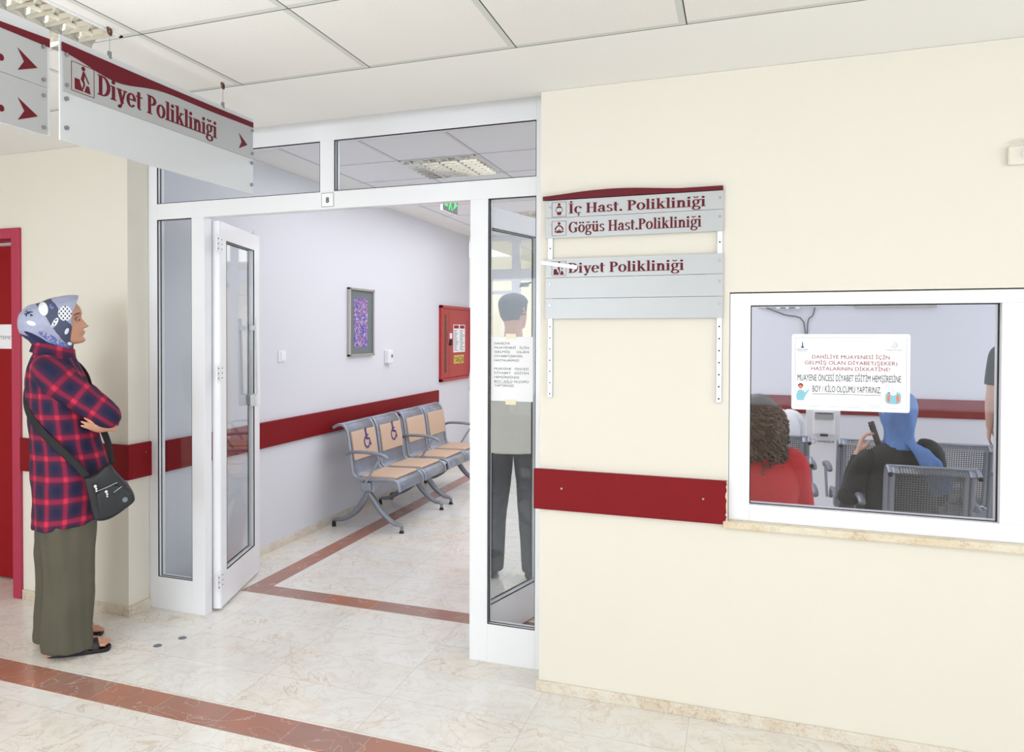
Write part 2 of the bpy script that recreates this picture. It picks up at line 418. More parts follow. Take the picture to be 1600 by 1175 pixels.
# ------------------------------------------------------------------ lettering
def R_(a, b, c, d): return [[(a, b), (c, b), (c, d), (a, d)]]
def A_(cx, cy, rx, ry, wx, wy, a0, a1, n=16):
    o = []
    for i in range(n):
        t0 = rad(a0+(a1-a0)*i/n); t1 = rad(a0+(a1-a0)*(i+1)/n)
        q = [(cx+rx*math.cos(t0), cy+ry*math.sin(t0)), (cx+rx*math.cos(t1), cy+ry*math.sin(t1))]
        if wx < rx-1e-6: q += [(cx+(rx-wx)*math.cos(t1), cy+(ry-wy)*math.sin(t1)), (cx+(rx-wx)*math.cos(t0), cy+(ry-wy)*math.sin(t0))]
        else: q += [(cx, cy)]
        o.append(q)
    return o
def L_(x0, y0, x1, y1, w): return [[(x0-w/2, y0), (x0+w/2, y0), (x1+w/2, y1), (x1-w/2, y1)]]
def dot(x, y, r=.1): return A_(x, y, r, r, r, r, 0, 360, 12)
_l = R_(0, 0, .34, .05)+R_(.09, 0, .25, 1.03)+R_(0, .98, .2, 1.03)
_o = A_(.32, .35, .32, .37, .16, .06, 0, 360, 24)
_g = A_(.28, .46, .25, .25, .13, .05, 0, 360, 20)+R_(.45, .60, .63, .69)+A_(.31, -.12, .31, .19, .12, .06, 0, 360, 20)+L_(.17, .25, .12, .0, .13)+R_(.12, .0, .42, .09)
_br = lambda x, y=1.0: A_(x, y, .18, .15, .055, .08, 185, 355, 10)
_ser = lambda x, y, w=.35: R_(x, y, x+w, y+.05)
G = {'D': (.84, _ser(0, 0)+_ser(0, .95)+R_(.09, 0, .26, 1)+A_(.30, .5, .48, .5, .18, .06, -90, 90)),
 'i': (.40, R_(0, 0, .34, .05)+R_(.09, 0, .25, .7)+R_(0, .65, .2, .7)+dot(.165, .9)),
 'y': (.68, L_(.36, .0, .14, .7, .17)+L_(.27, -.18, .56, .7, .07)+R_(0, .65, .32, .7)+R_(.44, .65, .68, .7)+dot(.17, -.2, .085)+R_(.17, -.26, .27, -.19)),
 'e': (.66, A_(.31, .35, .31, .37, .155, .06, 0, 320, 24)+R_(.12, .35, .60, .41)),
 't': (.46, R_(.10, .1, .26, .92)+R_(0, .64, .42, .7)+A_(.28, .15, .18, .16, .12, .06, 180, 290, 8)),
 'P': (.72, _ser(0, 0)+_ser(0, .95)+R_(.09, 0, .26, 1)+A_(.28, .74, .38, .26, .17, .06, -90, 90)),
 'o': (.69, _o), 'l': (.38, _l),
 'k': (.74, _l+L_(.2, .28, .52, .68, .08)+R_(.40, .65, .66, .7)+L_(.58, .03, .34, .42, .18)+R_(.42, 0, .74, .05)),
 'n': (.74, R_(0, 0, .33, .05)+R_(.09, 0, .25, .7)+R_(0, .65, .2, .7)+A_(.38, .42, .23, .29, .16, .09, 0, 160)+R_(.45, 0, .61, .43)+R_(.38, 0, .70, .05)),
 'ğ': (.64, _g+_br(.28)), 'g': (.64, _g),
 'İ': (.46, R_(0, 0, .38, .05)+R_(0, .95, .38, 1)+R_(.105, 0, .275, 1)+dot(.19, 1.17, .095)),
 'ç': (.60, A_(.31, .35, .31, .37, .16, .06, 50, 310, 20)+dot(.5, .55, .08)+R_(.29, -.12, .35, .0)+A_(.29, -.18, .12, .10, .06, .05, -120, 90, 8)),
 'H': (.95, R_(.09, 0, .26, 1)+R_(.62, 0, .79, 1)+R_(.26, .48, .62, .54)+_ser(0, 0)+_ser(0, .95)+_ser(.53, 0)+_ser(.53, .95)),
 'a': (.66, R_(.36, .03, .52, .5)+A_(.30, .47, .22, .25, .16, .06, 0, 150)+dot(.13, .53, .08)+A_(.24, .19, .24, .20, .14, .06, 50, 310)+R_(.45, 0, .63, .06)),
 's': (.54, A_(.26, .52, .22, .19, .12, .06, 20, 270)+A_(.25, .18, .24, .19, .13, .06, -160, 90)),
 '.': (.30, dot(.13, .09, .1)),
 'G': (.98, A_(.47, .5, .46, .52, .18, .06, 40, 330, 28)+R_(.64, .05, .81, .46)+R_(.54, .42, .92, .47)+R_(.79, .68, .84, 1.0)),
 'ö': (.69, _o+dot(.17, .9, .09)+dot(.47, .9, .09)),
 'ü': (.76, R_(0, .65, .2, .7)+R_(.09, .2, .25, .7)+A_(.33, .26, .24, .27, .16, .09, 180, 330)+R_(.46, 0, .62, .7)+R_(.37, .65, .62, .7)+R_(.5, 0, .72, .05)+dot(.2, .9, .09)+dot(.5, .9, .09)),
 ' ': (.34, [])}
def shapes(name, polys, m, parent, y0, y1):
    bm = NB()
    for i, p in enumerate(polys): prism(bm, p, y0-(i % 9)*4e-5, y1)
    return obj(name, bm, m, parent)
def serif(name, s, x, z, w, h, m, parent, y, th=.0015):
    adv = sum(G[c][0] for c in s)-.06; kx = w/adv; polys = []; cx = 0
    for c in s:
        a, ps = G[c]
        polys += [[(x+(cx+px+e)*kx, z+pz*h) for px, pz in p] for p in ps for e in (-.016, .016)]; cx += a
    return shapes(name, polys, m, parent, y-th, y)
def text(name, s, x, z, w, h, m, parent, y, th=.0004, bold=0, center=False, spacing=1):
    """Text in the x-z plane, fitted to width w and cap height h, facing -y"""
    cu = D.curves.new(name, 'FONT'); cu.body = s; cu.size = 1; cu.offset = bold; cu.resolution_u = 3; cu.space_character = spacing
    o = D.objects.new(name, cu); COL.objects.link(o)
    dg = bpy.context.evaluated_depsgraph_get(); me = D.meshes.new_from_object(o.evaluated_get(dg))
    D.objects.remove(o); D.curves.remove(cu)
    xs = [q.co.x for q in me.vertices]; x0, x1 = min(xs), max(xs); cap = .73
    kx = w/(x1-x0); kz = h/cap
    for q in me.vertices: q.co = Vector((x+(q.co.x-x0)*kx-(w/2 if center else 0), y-th, z+q.co.y*kz))
    me.materials.clear(); me.name = name
    return link(name, me, m, parent)

# ------------------------------------------------------------------ the setting
struct('floor', B(-6.2, 4.6, -3.2, 13, -.1, 0), M['floor'], 'polished beige marble floor with red brown inlaid stripes', 'floor')
struct('ceiling', B(-6.2, 4.6, -3.2, 3.30, 2.575, 2.7), M['ceil1'], 'white tiled hall ceiling with a plaster border', 'ceiling')
struct('ceiling', B(-3.25, 4.6, 3.50, 13, 2.72, 2.85), M['ceil2'], 'white tiled ceiling of the waiting room beyond the glazed screen', 'ceiling')
struct('trim_1', B(-3.084, -.8, 3.3005, 3.50, 2.625, 2.72), M['plaster'], 'white plaster lintel strip over the glazed screen', 'trim')
WY = 3.248; WB = 3.40
bm = NB()
bx(bm, -.80, -.0395, WY, WB, 0, 2.574); bx(bm, 2.2, 4.6, WY, WB, 0, 2.574)
bx(bm, -.0395, 2.2, WY, WB, 0, .804); bx(bm, -.0395, 2.2, WY, WB, 1.705, 2.574); 
struct('wall_front', bm, M['cream'], 'cream painted wall with the service window', 'wall')
struct('trim_8', B(-.80, 4.6, WB, 3.50, 2.45, 2.72), M['plaster'], 'plaster beam behind the cream wall', 'trim')
struct('wall_left_hall', bx(bx(B(-3.92, -3.085, 3.28, 3.438, 0, 2.574), -6.2, -4.80, 3.28, 3.438, 0, 2.574), -4.80, -3.92, 3.28, 3.438, 2.14, 2.574), M['cream'], 'cream wall and pillar at left beside the red door', 'wall')
struct('wall_left', B(-3.25, -3.085, 3.44, 8.93, 0, 2.719), M['roomwall'], 'pale grey wall of the waiting room carrying the picture', 'wall')
struct('wall_back', B(-1.2, 4.6, 8.64, 8.8, 0, 2.719), M['roomwall'], 'pale back wall of the waiting room behind the television', 'wall')
bm = NB(); bx(bm, 4.6, 4.75, -3.2, 13, 0, .8); bx(bm, 4.6, 4.75, -3.2, 13, 2.4, 2.85); bx(bm, 4.6, 4.75, -3.2, -1.5, .8, 2.4); bx(bm, 4.6, 4.75, 2.1, 4.0, .8, 2.4); bx(bm, 4.6, 4.75, 8.0, 13, .8, 2.4)  # the opening on the hall side is added for the side fill
struct('wall_right', bm, M['roomwall'])
bm = NB(); bx(bm, -6.2, 4.6, -3.35, -3.2, 0, .7); bx(bm, -6.2, 4.6, -3.35, -3.2, 2.3, 2.7)
for a, b in ((-6.2, -4.2), (-.9, -.5), (3.0, 4.6)): bx(bm, a, b, -3.35, -3.2, .7, 2.3)
struct('wall_rear', bm, M['cream'])
struct('wall_left_far', B(-6.35, -6.2, -3.2, 3.438, 0, 2.7), M['cream'])
struct('wall_far', B(-6.2, 4.6, 12.6, 12.8, 0, 2.85), M['warmwall'], 'warm beige wall far beyond the rear glazed doors', 'wall')
struct('wall_far_left', B(-6.35, -6.2, 8.93, 13, 0, 2.85), M['warmwall'])
struct('wall_corridor', B(-6.2, -3.25, 8.8, 8.93, 0, 2.85), M['warmwall'])
# room behind the red door
struct('wall_behind_door', bx(B(-5.2, -5.1, 3.44, 4.6, 0, 2.6), -5.1, -3.25, 4.5, 4.6, 0, 2.6), M['cream'])
# baseboards
struct('baseboard_front', B(-.812, 4.6, WY-.012, WY, 0, .047), M['stone'], 'veined travertine baseboard under the cream wall', 'baseboard', .002)
bm = NB(); bx(bm, -3.86, -3.073, 3.268, 3.28, 0, .055); bx(bm, -3.085, -3.073, 3.28, 3.436, 0, .055)
struct('baseboard_left', bm, M['stone'], 'travertine baseboard round the foot of the left pillar', 'baseboard', .002)
struct('baseboard_left_room', B(-3.085, -3.072, 3.51, 8.93, 0, .055), M['stone'], 'travertine baseboard along the waiting room wall', 'baseboard', .002)
struct('baseboard_back', B(-1.2, 4.6, 8.628, 8.64, 0, .055), M['stone'])
# maroon guard rails
def rail(name, bm, label):
    o = struct(name, bm, M['maroon'], label, 'wall guard rail', .003); return o
o = rail('trim_2', B(-.822, -.042, WY-.021, WY-.0005, .790, .962), 'maroon wall guard board on the cream wall left of the service window')
for sx, sz in ((-.70, .885), (-.132, .886)):
    bm = NB(); cyl(bm, (sx, WY-.023, sz), (sx, WY-.0205, sz), .0045, 12); obj('screw', bm, M['screw'], o)
bm = NB(); random.seed(3)
zz = .790
poly = [(-.0415, .79), (-.0425-.004, .79)]
while zz < .955:
    zz += random.uniform(.006, .018); poly.append((-.0425-random.uniform(.001, .008), min(zz, .962)))
poly += [(-.0415, .962)]
prism(bm, poly, WY-.0225, WY-.0208); obj('chipped_edge', bm, M['chip'], o)
bm = NB(); bx(bm, -3.865+.003, -3.064, 3.259, 3.2795, .745, .935); bx(bm, -3.0845, -3.064, 3.2795, 3.4375, .745, .935)
o = rail('trim_3', bm, 'maroon wall guard board wrapping the left pillar behind the woman')
bm = NB(); cyl(bm, (-3.065, 3.39, .88), (-3.062, 3.39, .88), .004, 12); obj('screw', bm, M['screw'], o)
rail('trim_4', B(-3.0845, -3.062, 3.55, 7.86, .744, .922), 'long maroon wall guard board behind the row of seats')
rail('trim_5', B(-1.2, 4.6, 8.618, 8.6395, .740, .918), 'maroon wall guard board on the back wall of the waiting room')
# red door at far left
o = D.objects.new('door_3', None); COL.objects.link(o); o['kind'] = 'structure'; o['label'] = 'red door in a crimson steel frame at the left edge behind the woman'; o['category'] = 'door'
o.location = (0, 0, 0)
bm = NB(); bx(bm, -3.925, -3.862, 3.262, 3.44, 0, 2.145); bx(bm, -4.86, -4.797, 3.262, 3.44, 0, 2.145); bx(bm, -4.797, -3.925, 3.262, 3.44, 2.085, 2.145)
obj('door_frame', bm, M['redframe'], o, bevel=.003)
obj('door_panel', B(-4.79, -3.93, 3.50, 3.54, .01, 2.08), M['reddoor'], o, bevel=.002)
bm = NB(); bx(bm, -4.79, -3.93, 3.444, 3.46, 2.07, 2.083); obj('door_gap_strip', bm, M['rail'], o)  # pale strip added to imitate the bright gap over the door leaf
pn = obj('paper_sheet', B(-4.42, -4.15, 3.4985, 3.4995, 1.441, 1.592), M['paper'], None); tag(pn, 'white paper sign taped to the red door', 'paper sign')
text('lettering', 'MUTEMET', -4.36, 1.50, .17, .022, M['greyink'], pn, 3.4982)

# ------------------------------------------------------------------ glazed screen with double doors
scr = D.objects.new('window_2', None); COL.objects.link(scr); scr['kind'] = 'structure'; scr['label'] = 'white aluminium glazed screen with sidelights and upper panes around the open doors'; scr['category'] = 'glazed screen'
F0, F1 = 3.438, 3.498
bm = NB()
bx(bm, -3.084, -3.024, F0, F1, 0, 2.624); bx(bm, -2.79, -2.705, F0, F1, 0, 2.168); bx(bm, -1.184, -1.096, F0, F1, 0, 2.168); bx(bm, -.868, -.802, F0, F1, 0, 2.624)
bx(bm, -3.024, -.868, F0, F1, 2.168, 2.256); bx(bm, -3.024, -.868, F0, F1, 2.512, 2.624); bx(bm, -1.99, -1.909, F0, F1, 2.256, 2.512)
bx(bm, -3.024, -2.79, F0, F1, 0, .18); bx(bm, -1.096, -.868, F0, F1, 0, .18)
obj('screen_frame', bm, M['alu'], scr, bevel=.0015)
def pane(x0, x1, z0, z1, y=3.468):
    bm = NB(); g = .005
    for q in ((x0, x0+g, z0, z1), (x1-g*.5, x1, z0, z1), (x0, x1, z0, z0+g*.6), (x0, x1, z1-g, z1)): bx(bm, q[0], q[1], F0+.001, F0+.006, q[2], q[3])
    for q in ((x0, x0+g, z0, z1), (x0, x1, z0, z0+g*.6)): bx(bm, q[0], q[1], y-.003, y, q[2], q[3])
    p = obj('glass_pane', B(x0+.001, x1-.001, y, y+.004, z0+.001, z1-.001), M['glass'], scr); obj('gasket', bm, M['gasket'], p)
pane(-3.024, -1.99, 2.256, 2.512); pane(-1.909, -.868, 2.256, 2.512); pane(-3.024, -2.79, .18, 2.168); pane(-1.096, -.868, .18, 2.168)
p = thing('number_plate', 'small white square number plate reading 8 above the doorway', 'number plate', (-1.945, F0, 2.214))
obj('plate', B(-.036, .036, -.002, 0, -.036, .036), M['signgrey'], p); obj('card', B(-.032, .032, -.003, -.002, -.032, .032), M['paper'], p)
text('numeral', '8', -.009, -.014, .018, .028, M['ink'], p, -.0032, bold=.03)
def leaf(name, hx, hy, ang, label, side, handle):
    """door leaf: local x from the hinge to the closing edge, hinge at the origin"""
    o = D.objects.new(name, None); COL.objects.link(o); o['kind'] = 'structure'; o['label'] = label; o['category'] = 'door'
    o.location = (hx, hy, 0); o.rotation_euler = (0, 0, ang)
    w, t, zb, zt = .70, .042, .012, 2.16
    bm = NB(); bx(bm, 0, .105, -t/2, t/2, zb, zt); bx(bm, w-.105, w, -t/2, t/2, zb, zt); bx(bm, .105, w-.105, -t/2, t/2, zb, .20); bx(bm, .105, w-.105, -t/2, t/2, 2.06, zt)
    bx(bm, .006, .02, -t/2-.004, t/2+.004, zb, zt)
    obj('leaf_frame', bm, M['alu'], o, bevel=.002)
    g = obj('glass_pane', B(.106, w-.106, -.003, .003, .201, 2.059), M['glass'], o)
    bm = NB()
    for q in ((.105, .11, .2, 2.06), (w-.11, w-.105, .2, 2.06), (.105, w-.105, .2, .205), (.105, w-.105, 2.055, 2.06)): 
        bx(bm, q[0], q[1], -t/2-.0005, -t/2+.005, q[2], q[3]); bx(bm, q[0], q[1], t/2-.005, t/2+.0005, q[2], q[3])
    obj('gasket', bm, M['gasket'], g)
    for z in (.17, 1.32, 2.03):
        bm = NB(); cyl(bm, (-.012, side*t/2, z-.055), (-.012, side*t/2, z+.055), .009, 10); bx(bm, -.045, -.012, side*(t/2)-.003, side*(t/2)+.003, z-.04, z+.04); bx(bm, -.012, .03, side*(t/2), side*(t/2)+side*.006, z-.04, z+.04)
        h = obj('hinge', bm, M['whiteplastic'], o, bevel=.001)
        bm = NB()
        for dz in (-.027, .0, .027):
            for hx_ in (-.034, .018): cyl(bm, (hx_, side*(t/2+.005), z+dz), (hx_, side*(t/2+.0085), z+dz), .003, 8)
        obj('screws', bm, M['hole'], h)
    if handle:
        for s in (-1, 1):
            bm = NB(); T = Matrix.Translation((w-.15, s*.055, 1.36)) @ Matrix.Rotation(rad(-4), 4, 'Y')
            bx(bm, -.024, .024, -.007, .007, -.27, .27, T=T)
            bx(bm, -.035, .03, min(0, -s*.04), max(0, -s*.04), -.27, -.2, T=T); bx(bm, -.012, .012, min(0, -s*.04), max(0, -s*.04), .2, .23, T=T)
            obj('handle', bm, M['alu'], o, bevel=.002)
    bm = NB(); bx(bm, w-.09, w-.02, -.012, .012, zt, zt+.012); cyl(bm, (w-.05, 0, zt+.01), (w-.05, 0, zt+.03), .004, 8); obj('flush_bolt', bm, M['rail'], o)
    bm = NB(); cyl(bm, (w-.04, 0, 0), (w-.04, 0, .02), .006, 8); obj('floor_bolt', bm, M['rail'], o)
    return o
leaf('door_1', -2.694, 3.523, math.atan2(.687, -.205), 'open white aluminium door leaf with glass at the left of the doorway', -1, True)
leaf('door_2', -1.186, 3.523, math.atan2(.966, .25), 'open white door leaf seen through the right sidelight', -1, False)
# notice on the sidelight
n = thing('paper_notice', 'white paper notice in black type taped to the right sidelight glass', 'notice', (-.99, 3.4678, 1.378))
obj('sheet', B(-.1025, .1025, -.001, 0, -.152, .148), M['paper'], n)
for dx, dz in ((0, .150), (-.0, -.156)): obj('tape', B(dx-.028, dx+.022, -.0018, -.0011, dz-.012, dz+.012), M['tape'], n, label='small strip of yellowed tape')
ls = [('DAHİLİYE', .075), ('MUAYENESİ   İÇİN', .165), ('GELMİŞ     OLAN', .165), ('DİYABET(ŞEKER)', .135), ('HASTALARIMIZ!', .12), None, ('MUAYENE   ÖNCESİ', .165), ('DİYABET   EĞİTİM', .165), ('HEMŞİRESİNDE', .12), ('BOY / KİLO ÖLÇÜMÜ', .165), ('YAPTIRINIZ!', .095)]
for i, l in enumerate(ls):
    if l: text('lettering', l[0], -.083, .112-i*.0197, l[1], .0105, M['ink'], n, -.0012)
obj('underline', B(-.083, .004, -.0016, -.0012, .112-9*.0197-.004, .112-9*.0197-.0028), M['ink'], n)

# ------------------------------------------------------------------ service window
win = D.objects.new('window_1', None); COL.objects.link(win); win['kind'] = 'structure'; win['label'] = 'white aluminium service window with a marble sill in the cream wall'; win['category'] = 'window'
bm = NB(); Y0, Y1 = 3.262, 3.345
bx(bm, -.038, .038, Y0, Y1, .806, 1.70); bx(bm, .038, 2.16, Y0, Y1, .806, .870); bx(bm, .038, 2.16, Y0, Y1, 1.653, 1.70)
bx(bm, .862, 1.02, Y0, Y1, .870, 1.653); bx(bm, 2.1, 2.19, Y0, Y1, .87, 1.653)
obj('window_frame', bm, M['alu'], win, bevel=.002)
gp = obj('glass_pane', B(.038, .862, 3.298, 3.303, .870, 1.653), M['wglass'], win)
bm = NB(); g = .004
for q in ((.038, .038+g, .87, 1.653), (.862-g, .862, .87, 1.653), (.038, .862, 1.653-g, 1.653), (.038, .862, .87, .87+g*.6)): bx(bm, q[0], q[1], 3.290, 3.298, q[2], q[3])
obj('gasket', bm, M['gasket'], gp)
obj('solid_panel', B(1.02, 2.1, 3.29, 3.31, .87, 1.653), M['alu'], win)
bm = NB(); bx(bm, -.058, 2.3, 3.222, 3.40, .776, .806)
obj('window_sill', bm, M['sill'], win, bevel=.006)
# A3 notice stuck on the window glass
n = thing('window_notice', 'white laminated notice with red and black capitals stuck on the service window', 'notice', (.388, 3.2975, 1.395))
def rrect(x0, x1, z0, z1, r, k=5):
    o = []
    for cx, cz, a in ((x1-r, z1-r, 0), (x0+r, z1-r, 90), (x0+r, z0+r, 180), (x1-r, z0+r, 270)):
        for i in range(k+1): t = rad(a+90*i/k); o.append((cx+r*math.cos(t), cz+r*math.sin(t)))
    return o
bm = NB(); prism(bm, rrect(-.200, .200, -.146, .146, .008), -.0014, 0); obj('sheet', bm, M['paper'], n)
bm = NB(); q = .0007
for a in ((-.188, .188, .132, .132+q), (-.188, .188, -.132, -.132+q), (.188, .188+q, -.132, .132), (-.188, -.188+q, -.132, .132)): bx(bm, a[0], a[1], -.0018, -.0014, a[2], a[3])
obj('border_line', bm, M['greyink'], n)
for i, (s, w) in enumerate((('DAHİLİYE MUAYENESİ İÇİN', .262), ('GELMİŞ OLAN DİYABET(ŞEKER)', .312), ('HASTALARININ DİKKATİNE!', .266))):
    text('lettering', s, .002, .052-i*.0225, w, .0145, M['redink'], n, -.0016, bold=.0, center=True)
text('lettering', 'MUAYENE ÖNCESİ DİYABET EĞİTİM HEMŞİRESİNE', -.004, -.034, .350, .026, M['ink'], n, -.0016, center=True)
text('lettering', 'BOY / KİLO ÖLÇÜMÜ YAPTIRINIZ.', -.010, -.076, .232, .025, M['ink'], n, -.0016, center=True)
obj('underline', B(-.127, .106, -.002, -.0016, -.0845, -.083), M['ink'], n)
bm = NB(); prism(bm, [(-.170, .093), (-.155, .093), (-.1605, .099), (-.161, .112), (-.1625, .120), (-.164, .112), (-.1645, .099)], -.002, -.0014); obj('tower_logo', bm, M['blueink'], n)
text('lettering', 'İZMİR BÜYÜKŞEHİR', -.1625, .085, .042, .004, M['blueink'], n, -.0016, center=True)
text('lettering', 'BELEDİYESİ', -.1625, .079, .030, .0035, M['blueink'], n, -.0016, center=True)
shapes('ring_logo', [[(a*1+.148, b+.105) for a, b in p] for p in A_(0, 0, .010, .010, .0012, .0012, 200, 480, 20)+[[(-.004, .003), (0, -.004), (.006, .006), (0, -.001)]]], M['greyink'], n, -.002, -.0014)
text('lettering', 'KARABAĞLAR SAĞLIK', .148, .085, .052, .004, M['greyink'], n, -.0016, center=True)
# nurse drawing and scale drawing
shapes('nurse_hair', [[(x_-.168, z_-.055) for x_, z_ in p] for p in A_(0, 0, .0095, .0105, .0095, .0105, -10, 190, 12)], M['ink'], n, -.0019, -.0014)
shapes('nurse_face', [[(x_-.168, z_-.0575) for x_, z_ in p] for p in A_(0, 0, .0068, .0085, .0068, .0085, 0, 360, 14)], M['orange'], n, -.0021, -.0014)
shapes('nurse_coat', [[(-.180, -.110), (-.184, -.092), (-.176, -.070), (-.160, -.070), (-.152, -.080), (-.140, -.066), (-.138, -.070), (-.150, -.092), (-.154, -.100), (-.156, -.110)]], M['teal'], n, -.0017, -.0014)
shapes('scale_body', [rrect(.120, .172, -.115, -.070, .014)]+[[(.146+a, -.078+b) for a, b in p] for p in A_(0, 0, .017, .013, .017, .013, 0, 180, 10)], M['teal'], n, -.0017, -.0014)
shapes('scale_dial', [[(.146+a, -.072+b) for a, b in p] for p in A_(0, 0, .011, .011, .011, .011, 0, 360, 14)], M['paper'], n, -.0019, -.0016)
shapes('feet_drawing', [[(.131+a, -.094+b) for a, b in p] for p in A_(0, 0, .005, .016, .005, .016, 0, 360, 12)]+[[(.161+a, -.094+b) for a, b in p] for p in A_(0, 0, .005, .016, .005, .016, 0, 360, 12)]+[[(.1455, -.068), (.1475, -.068), (.149, -.060)]], M['orange'], n, -.0021, -.0016)
text('lettering', 'Diyabet Eğitim Birimi', .085, -.124, .038, .003, M['greyink'], n, -.0016, center=True)
# small white sensor at the right edge of the wall
sn = thing('wall_sensor', 'small white sensor box high on the cream wall at the right edge', 'sensor', (.905, WY, 2.165))
obj('housing', B(-.04, .05, -.022, 0, -.035, .03), M['cream'], sn, bevel=.006)
bm = NB(); sphere(bm, (.018, -.022, 0), .022, 16, 10); obj('lens_dome', bm, M['whiteplastic'], sn, smooth=True)
bm = NB(); tube(bm, [(.02, -.004, .03), (.015, -.006, .05), (.0, -.004, .052), (-.03, -.004, .045)], [.003]*4, 8); obj('cable', bm, M['cream'], sn)

# ------------------------------------------------------------------ signs
def pic_stool(cx, cz, s):     # figure leaning on a seat
    P = dot(cx+.02*s, cz+.40*s, .085*s)
    P += [[(cx-.10*s, cz-.02*s), (cx+.05*s, cz-.02*s), (cx+.09*s, cz+.28*s), (cx-.0*s, cz+.30*s)], [(cx+.04*s, cz+.24*s), (cx+.09*s, cz+.25*s), (cx+.30*s, cz-.08*s), (cx+.25*s, cz-.10*s)]]
    P += [[(cx-.10*s, cz), (cx+.05*s, cz-.02*s), (cx+.10*s, cz-.16*s), (cx+.02*s, cz-.36*s), (cx-.03*s, cz-.36*s), (cx+.02*s, cz-.16*s)]]
    P += [[(cx-.38*s, cz-.04*s), (cx-.16*s, cz-.04*s), (cx-.10*s, cz-.22*s), (cx+.02*s, cz-.44*s), (cx-.38*s, cz-.44*s)], [(cx+.16*s, cz-.18*s), (cx+.28*s, cz-.18*s), (cx+.36*s, cz-.44*s), (cx+.06*s, cz-.44*s)]]
    return P
def pic_body(cx, cz, s):
    return dot(cx, cz+.34*s, .10*s)+[[(cx-.22*s, cz+.12*s), (cx-.10*s, cz+.22*s), (cx+.10*s, cz+.22*s), (cx+.22*s, cz+.12*s)], [(cx-.17*s, cz-.20*s), (cx+.17*s, cz-.20*s), (cx+.12*s, cz-.40*s), (cx-.12*s, cz-.40*s)]]+A_(cx, cz-.04*s, .27*s, .18*s, .03*s, .03*s, 0, 360, 18)
def pic_chest(cx, cz, s):
    return dot(cx, cz+.34*s, .10*s)+A_(cx, cz-.20*s, .34*s, .42*s, .10*s, .08*s, 15, 165, 12)+[[(cx-.34*s, cz-.24*s), (cx-.22*s, cz-.10*s), (cx-.20*s, cz-.30*s)], [(cx+.34*s, cz-.24*s), (cx+.22*s, cz-.10*s), (cx+.20*s, cz-.30*s)], [(cx-.20*s, cz-.32*s), (cx+.20*s, cz-.32*s), (cx+.14*s, cz-.12*s), (cx+.06*s, cz-.18*s), (cx, cz-.04*s), (cx-.06*s, cz-.18*s), (cx-.14*s, cz-.12*s)]]
def frame_sq(cx, cz, s, w):
    h = s/2; return [[(cx-h, cz-h), (cx+h, cz-h), (cx+h, cz-h+w), (cx-h, cz-h+w)], [(cx-h, cz+h-w), (cx+h, cz+h-w), (cx+h, cz+h), (cx-h, cz+h)], [(cx-h, cz-h), (cx-h+w, cz-h), (cx-h+w, cz+h), (cx-h, cz+h)], [(cx+h-w, cz-h), (cx+h, cz-h), (cx+h, cz+h), (cx+h-w, cz+h)]]
def arrow(x0, x1, z, h):
    return [[(x0, z+h/2), (x1, z-h*.08), (x0+(x1-x0)*.32, z-h*.02)], [(x0+(x1-x0)*.32, z-h*.02), (x1, z-h*.08), (x0, z-h/2)]]
def screws(parent, pts, y, r=.006, L=.006):
    for x_, z_ in pts:
        bm = NB(); cyl(bm, (x_, y, z_), (x_, y-L, z_), r, 14); obj('screw', bm, M['screw'], parent)
# wall directory: origin at the lower left of the rails, x along the wall
s = thing('directory_sign', 'clinic directory sign with burgundy top and satin slats on the cream wall', 'sign', (-.786, WY, 1.268))
def zz(z): return z-1.268
for x0 in (.020, .698):
    bm = NB(); bx(bm, x0, x0+.022, -.012, -.0005, 0, zz(2.104)); rl = obj('rail', bm, M['rail'], s, bevel=.002)
    for k in range(18):
        z_ = zz(1.285)+k*.0475
        if 0 < z_ < .84 and (z_ < zz(1.60) or zz(1.86) < z_ < zz(1.94)):
            bm = NB(); cyl(bm, (x0+.011, -.0122, z_), (x0+.011, -.013, z_), .0034, 10); obj('hole', bm, M['hole'], rl)
def topwave(t):   # upper edge above the lower edge
    return .016+.016*math.sin(PI*min(1, t/.78))**1.3 if t < .78 else .016
low = [(t*.72, zz(2.1065)) for t in [i/30 for i in range(31)]]
upp = [(t*.72, zz(2.1065)+topwave(t)) for t in [i/30 for i in range(31)]]
shapes('burgundy_crest', [[low[i], low[i+1], upp[i+1], upp[i]] for i in range(30)], M['signred'], s, -.022, -.006)
slats = [(2.104, 2.031, 'İç Hast. Polikliniği', .655-.0, pic_body, .042, .041), (2.030, 1.945, 'Göğüs Hast.Polikliniği', .64, pic_chest, .046, .044), (1.858, 1.778, 'Diyet Polikliniği', .575, pic_stool, .046, .042), (1.777, 1.690, None, 0, None, 0, 0), (1.689, 1.604, None, 0, None, 0, 0)]
for zt, zb, tx_, xe, pf, hh, ch in slats:
    sl = obj('slat', B(.012, .722, -.0185, -.013, zz(zb), zz(zt)), M['signgrey'], s, bevel=.0008)
    screws(sl, [(.031, zz(zt)-.028), (.709, zz(zt)-.028), (.031, zz(zb)+.018), (.709, zz(zb)+.018)][:2 if tx_ != 'x' else 4], -.0185, .0055, .002)
    if tx_:
        cz = zz((zt+zb)/2)-.002
        serif('lettering', tx_, .111, cz-.020, xe-.111, ch, M['signred'], sl, -.0186)
        shapes('pictogram', frame_sq(.070, cz, .062, .0012)+pf(.070, cz, .060), M['signred'], sl, -.0196, -.0186)
bm = NB(); bx(bm, -.006, .150, -.026, -.0205, -.008, .008, T=Matrix.Translation((0, 0, zz(1.842))) @ Matrix.Rotation(rad(9), 4, 'Y'))
obj('white_strip', bm, M['whiteplastic'], s, label='white strip lying slanted across the slat')  # plain white strip at a slant
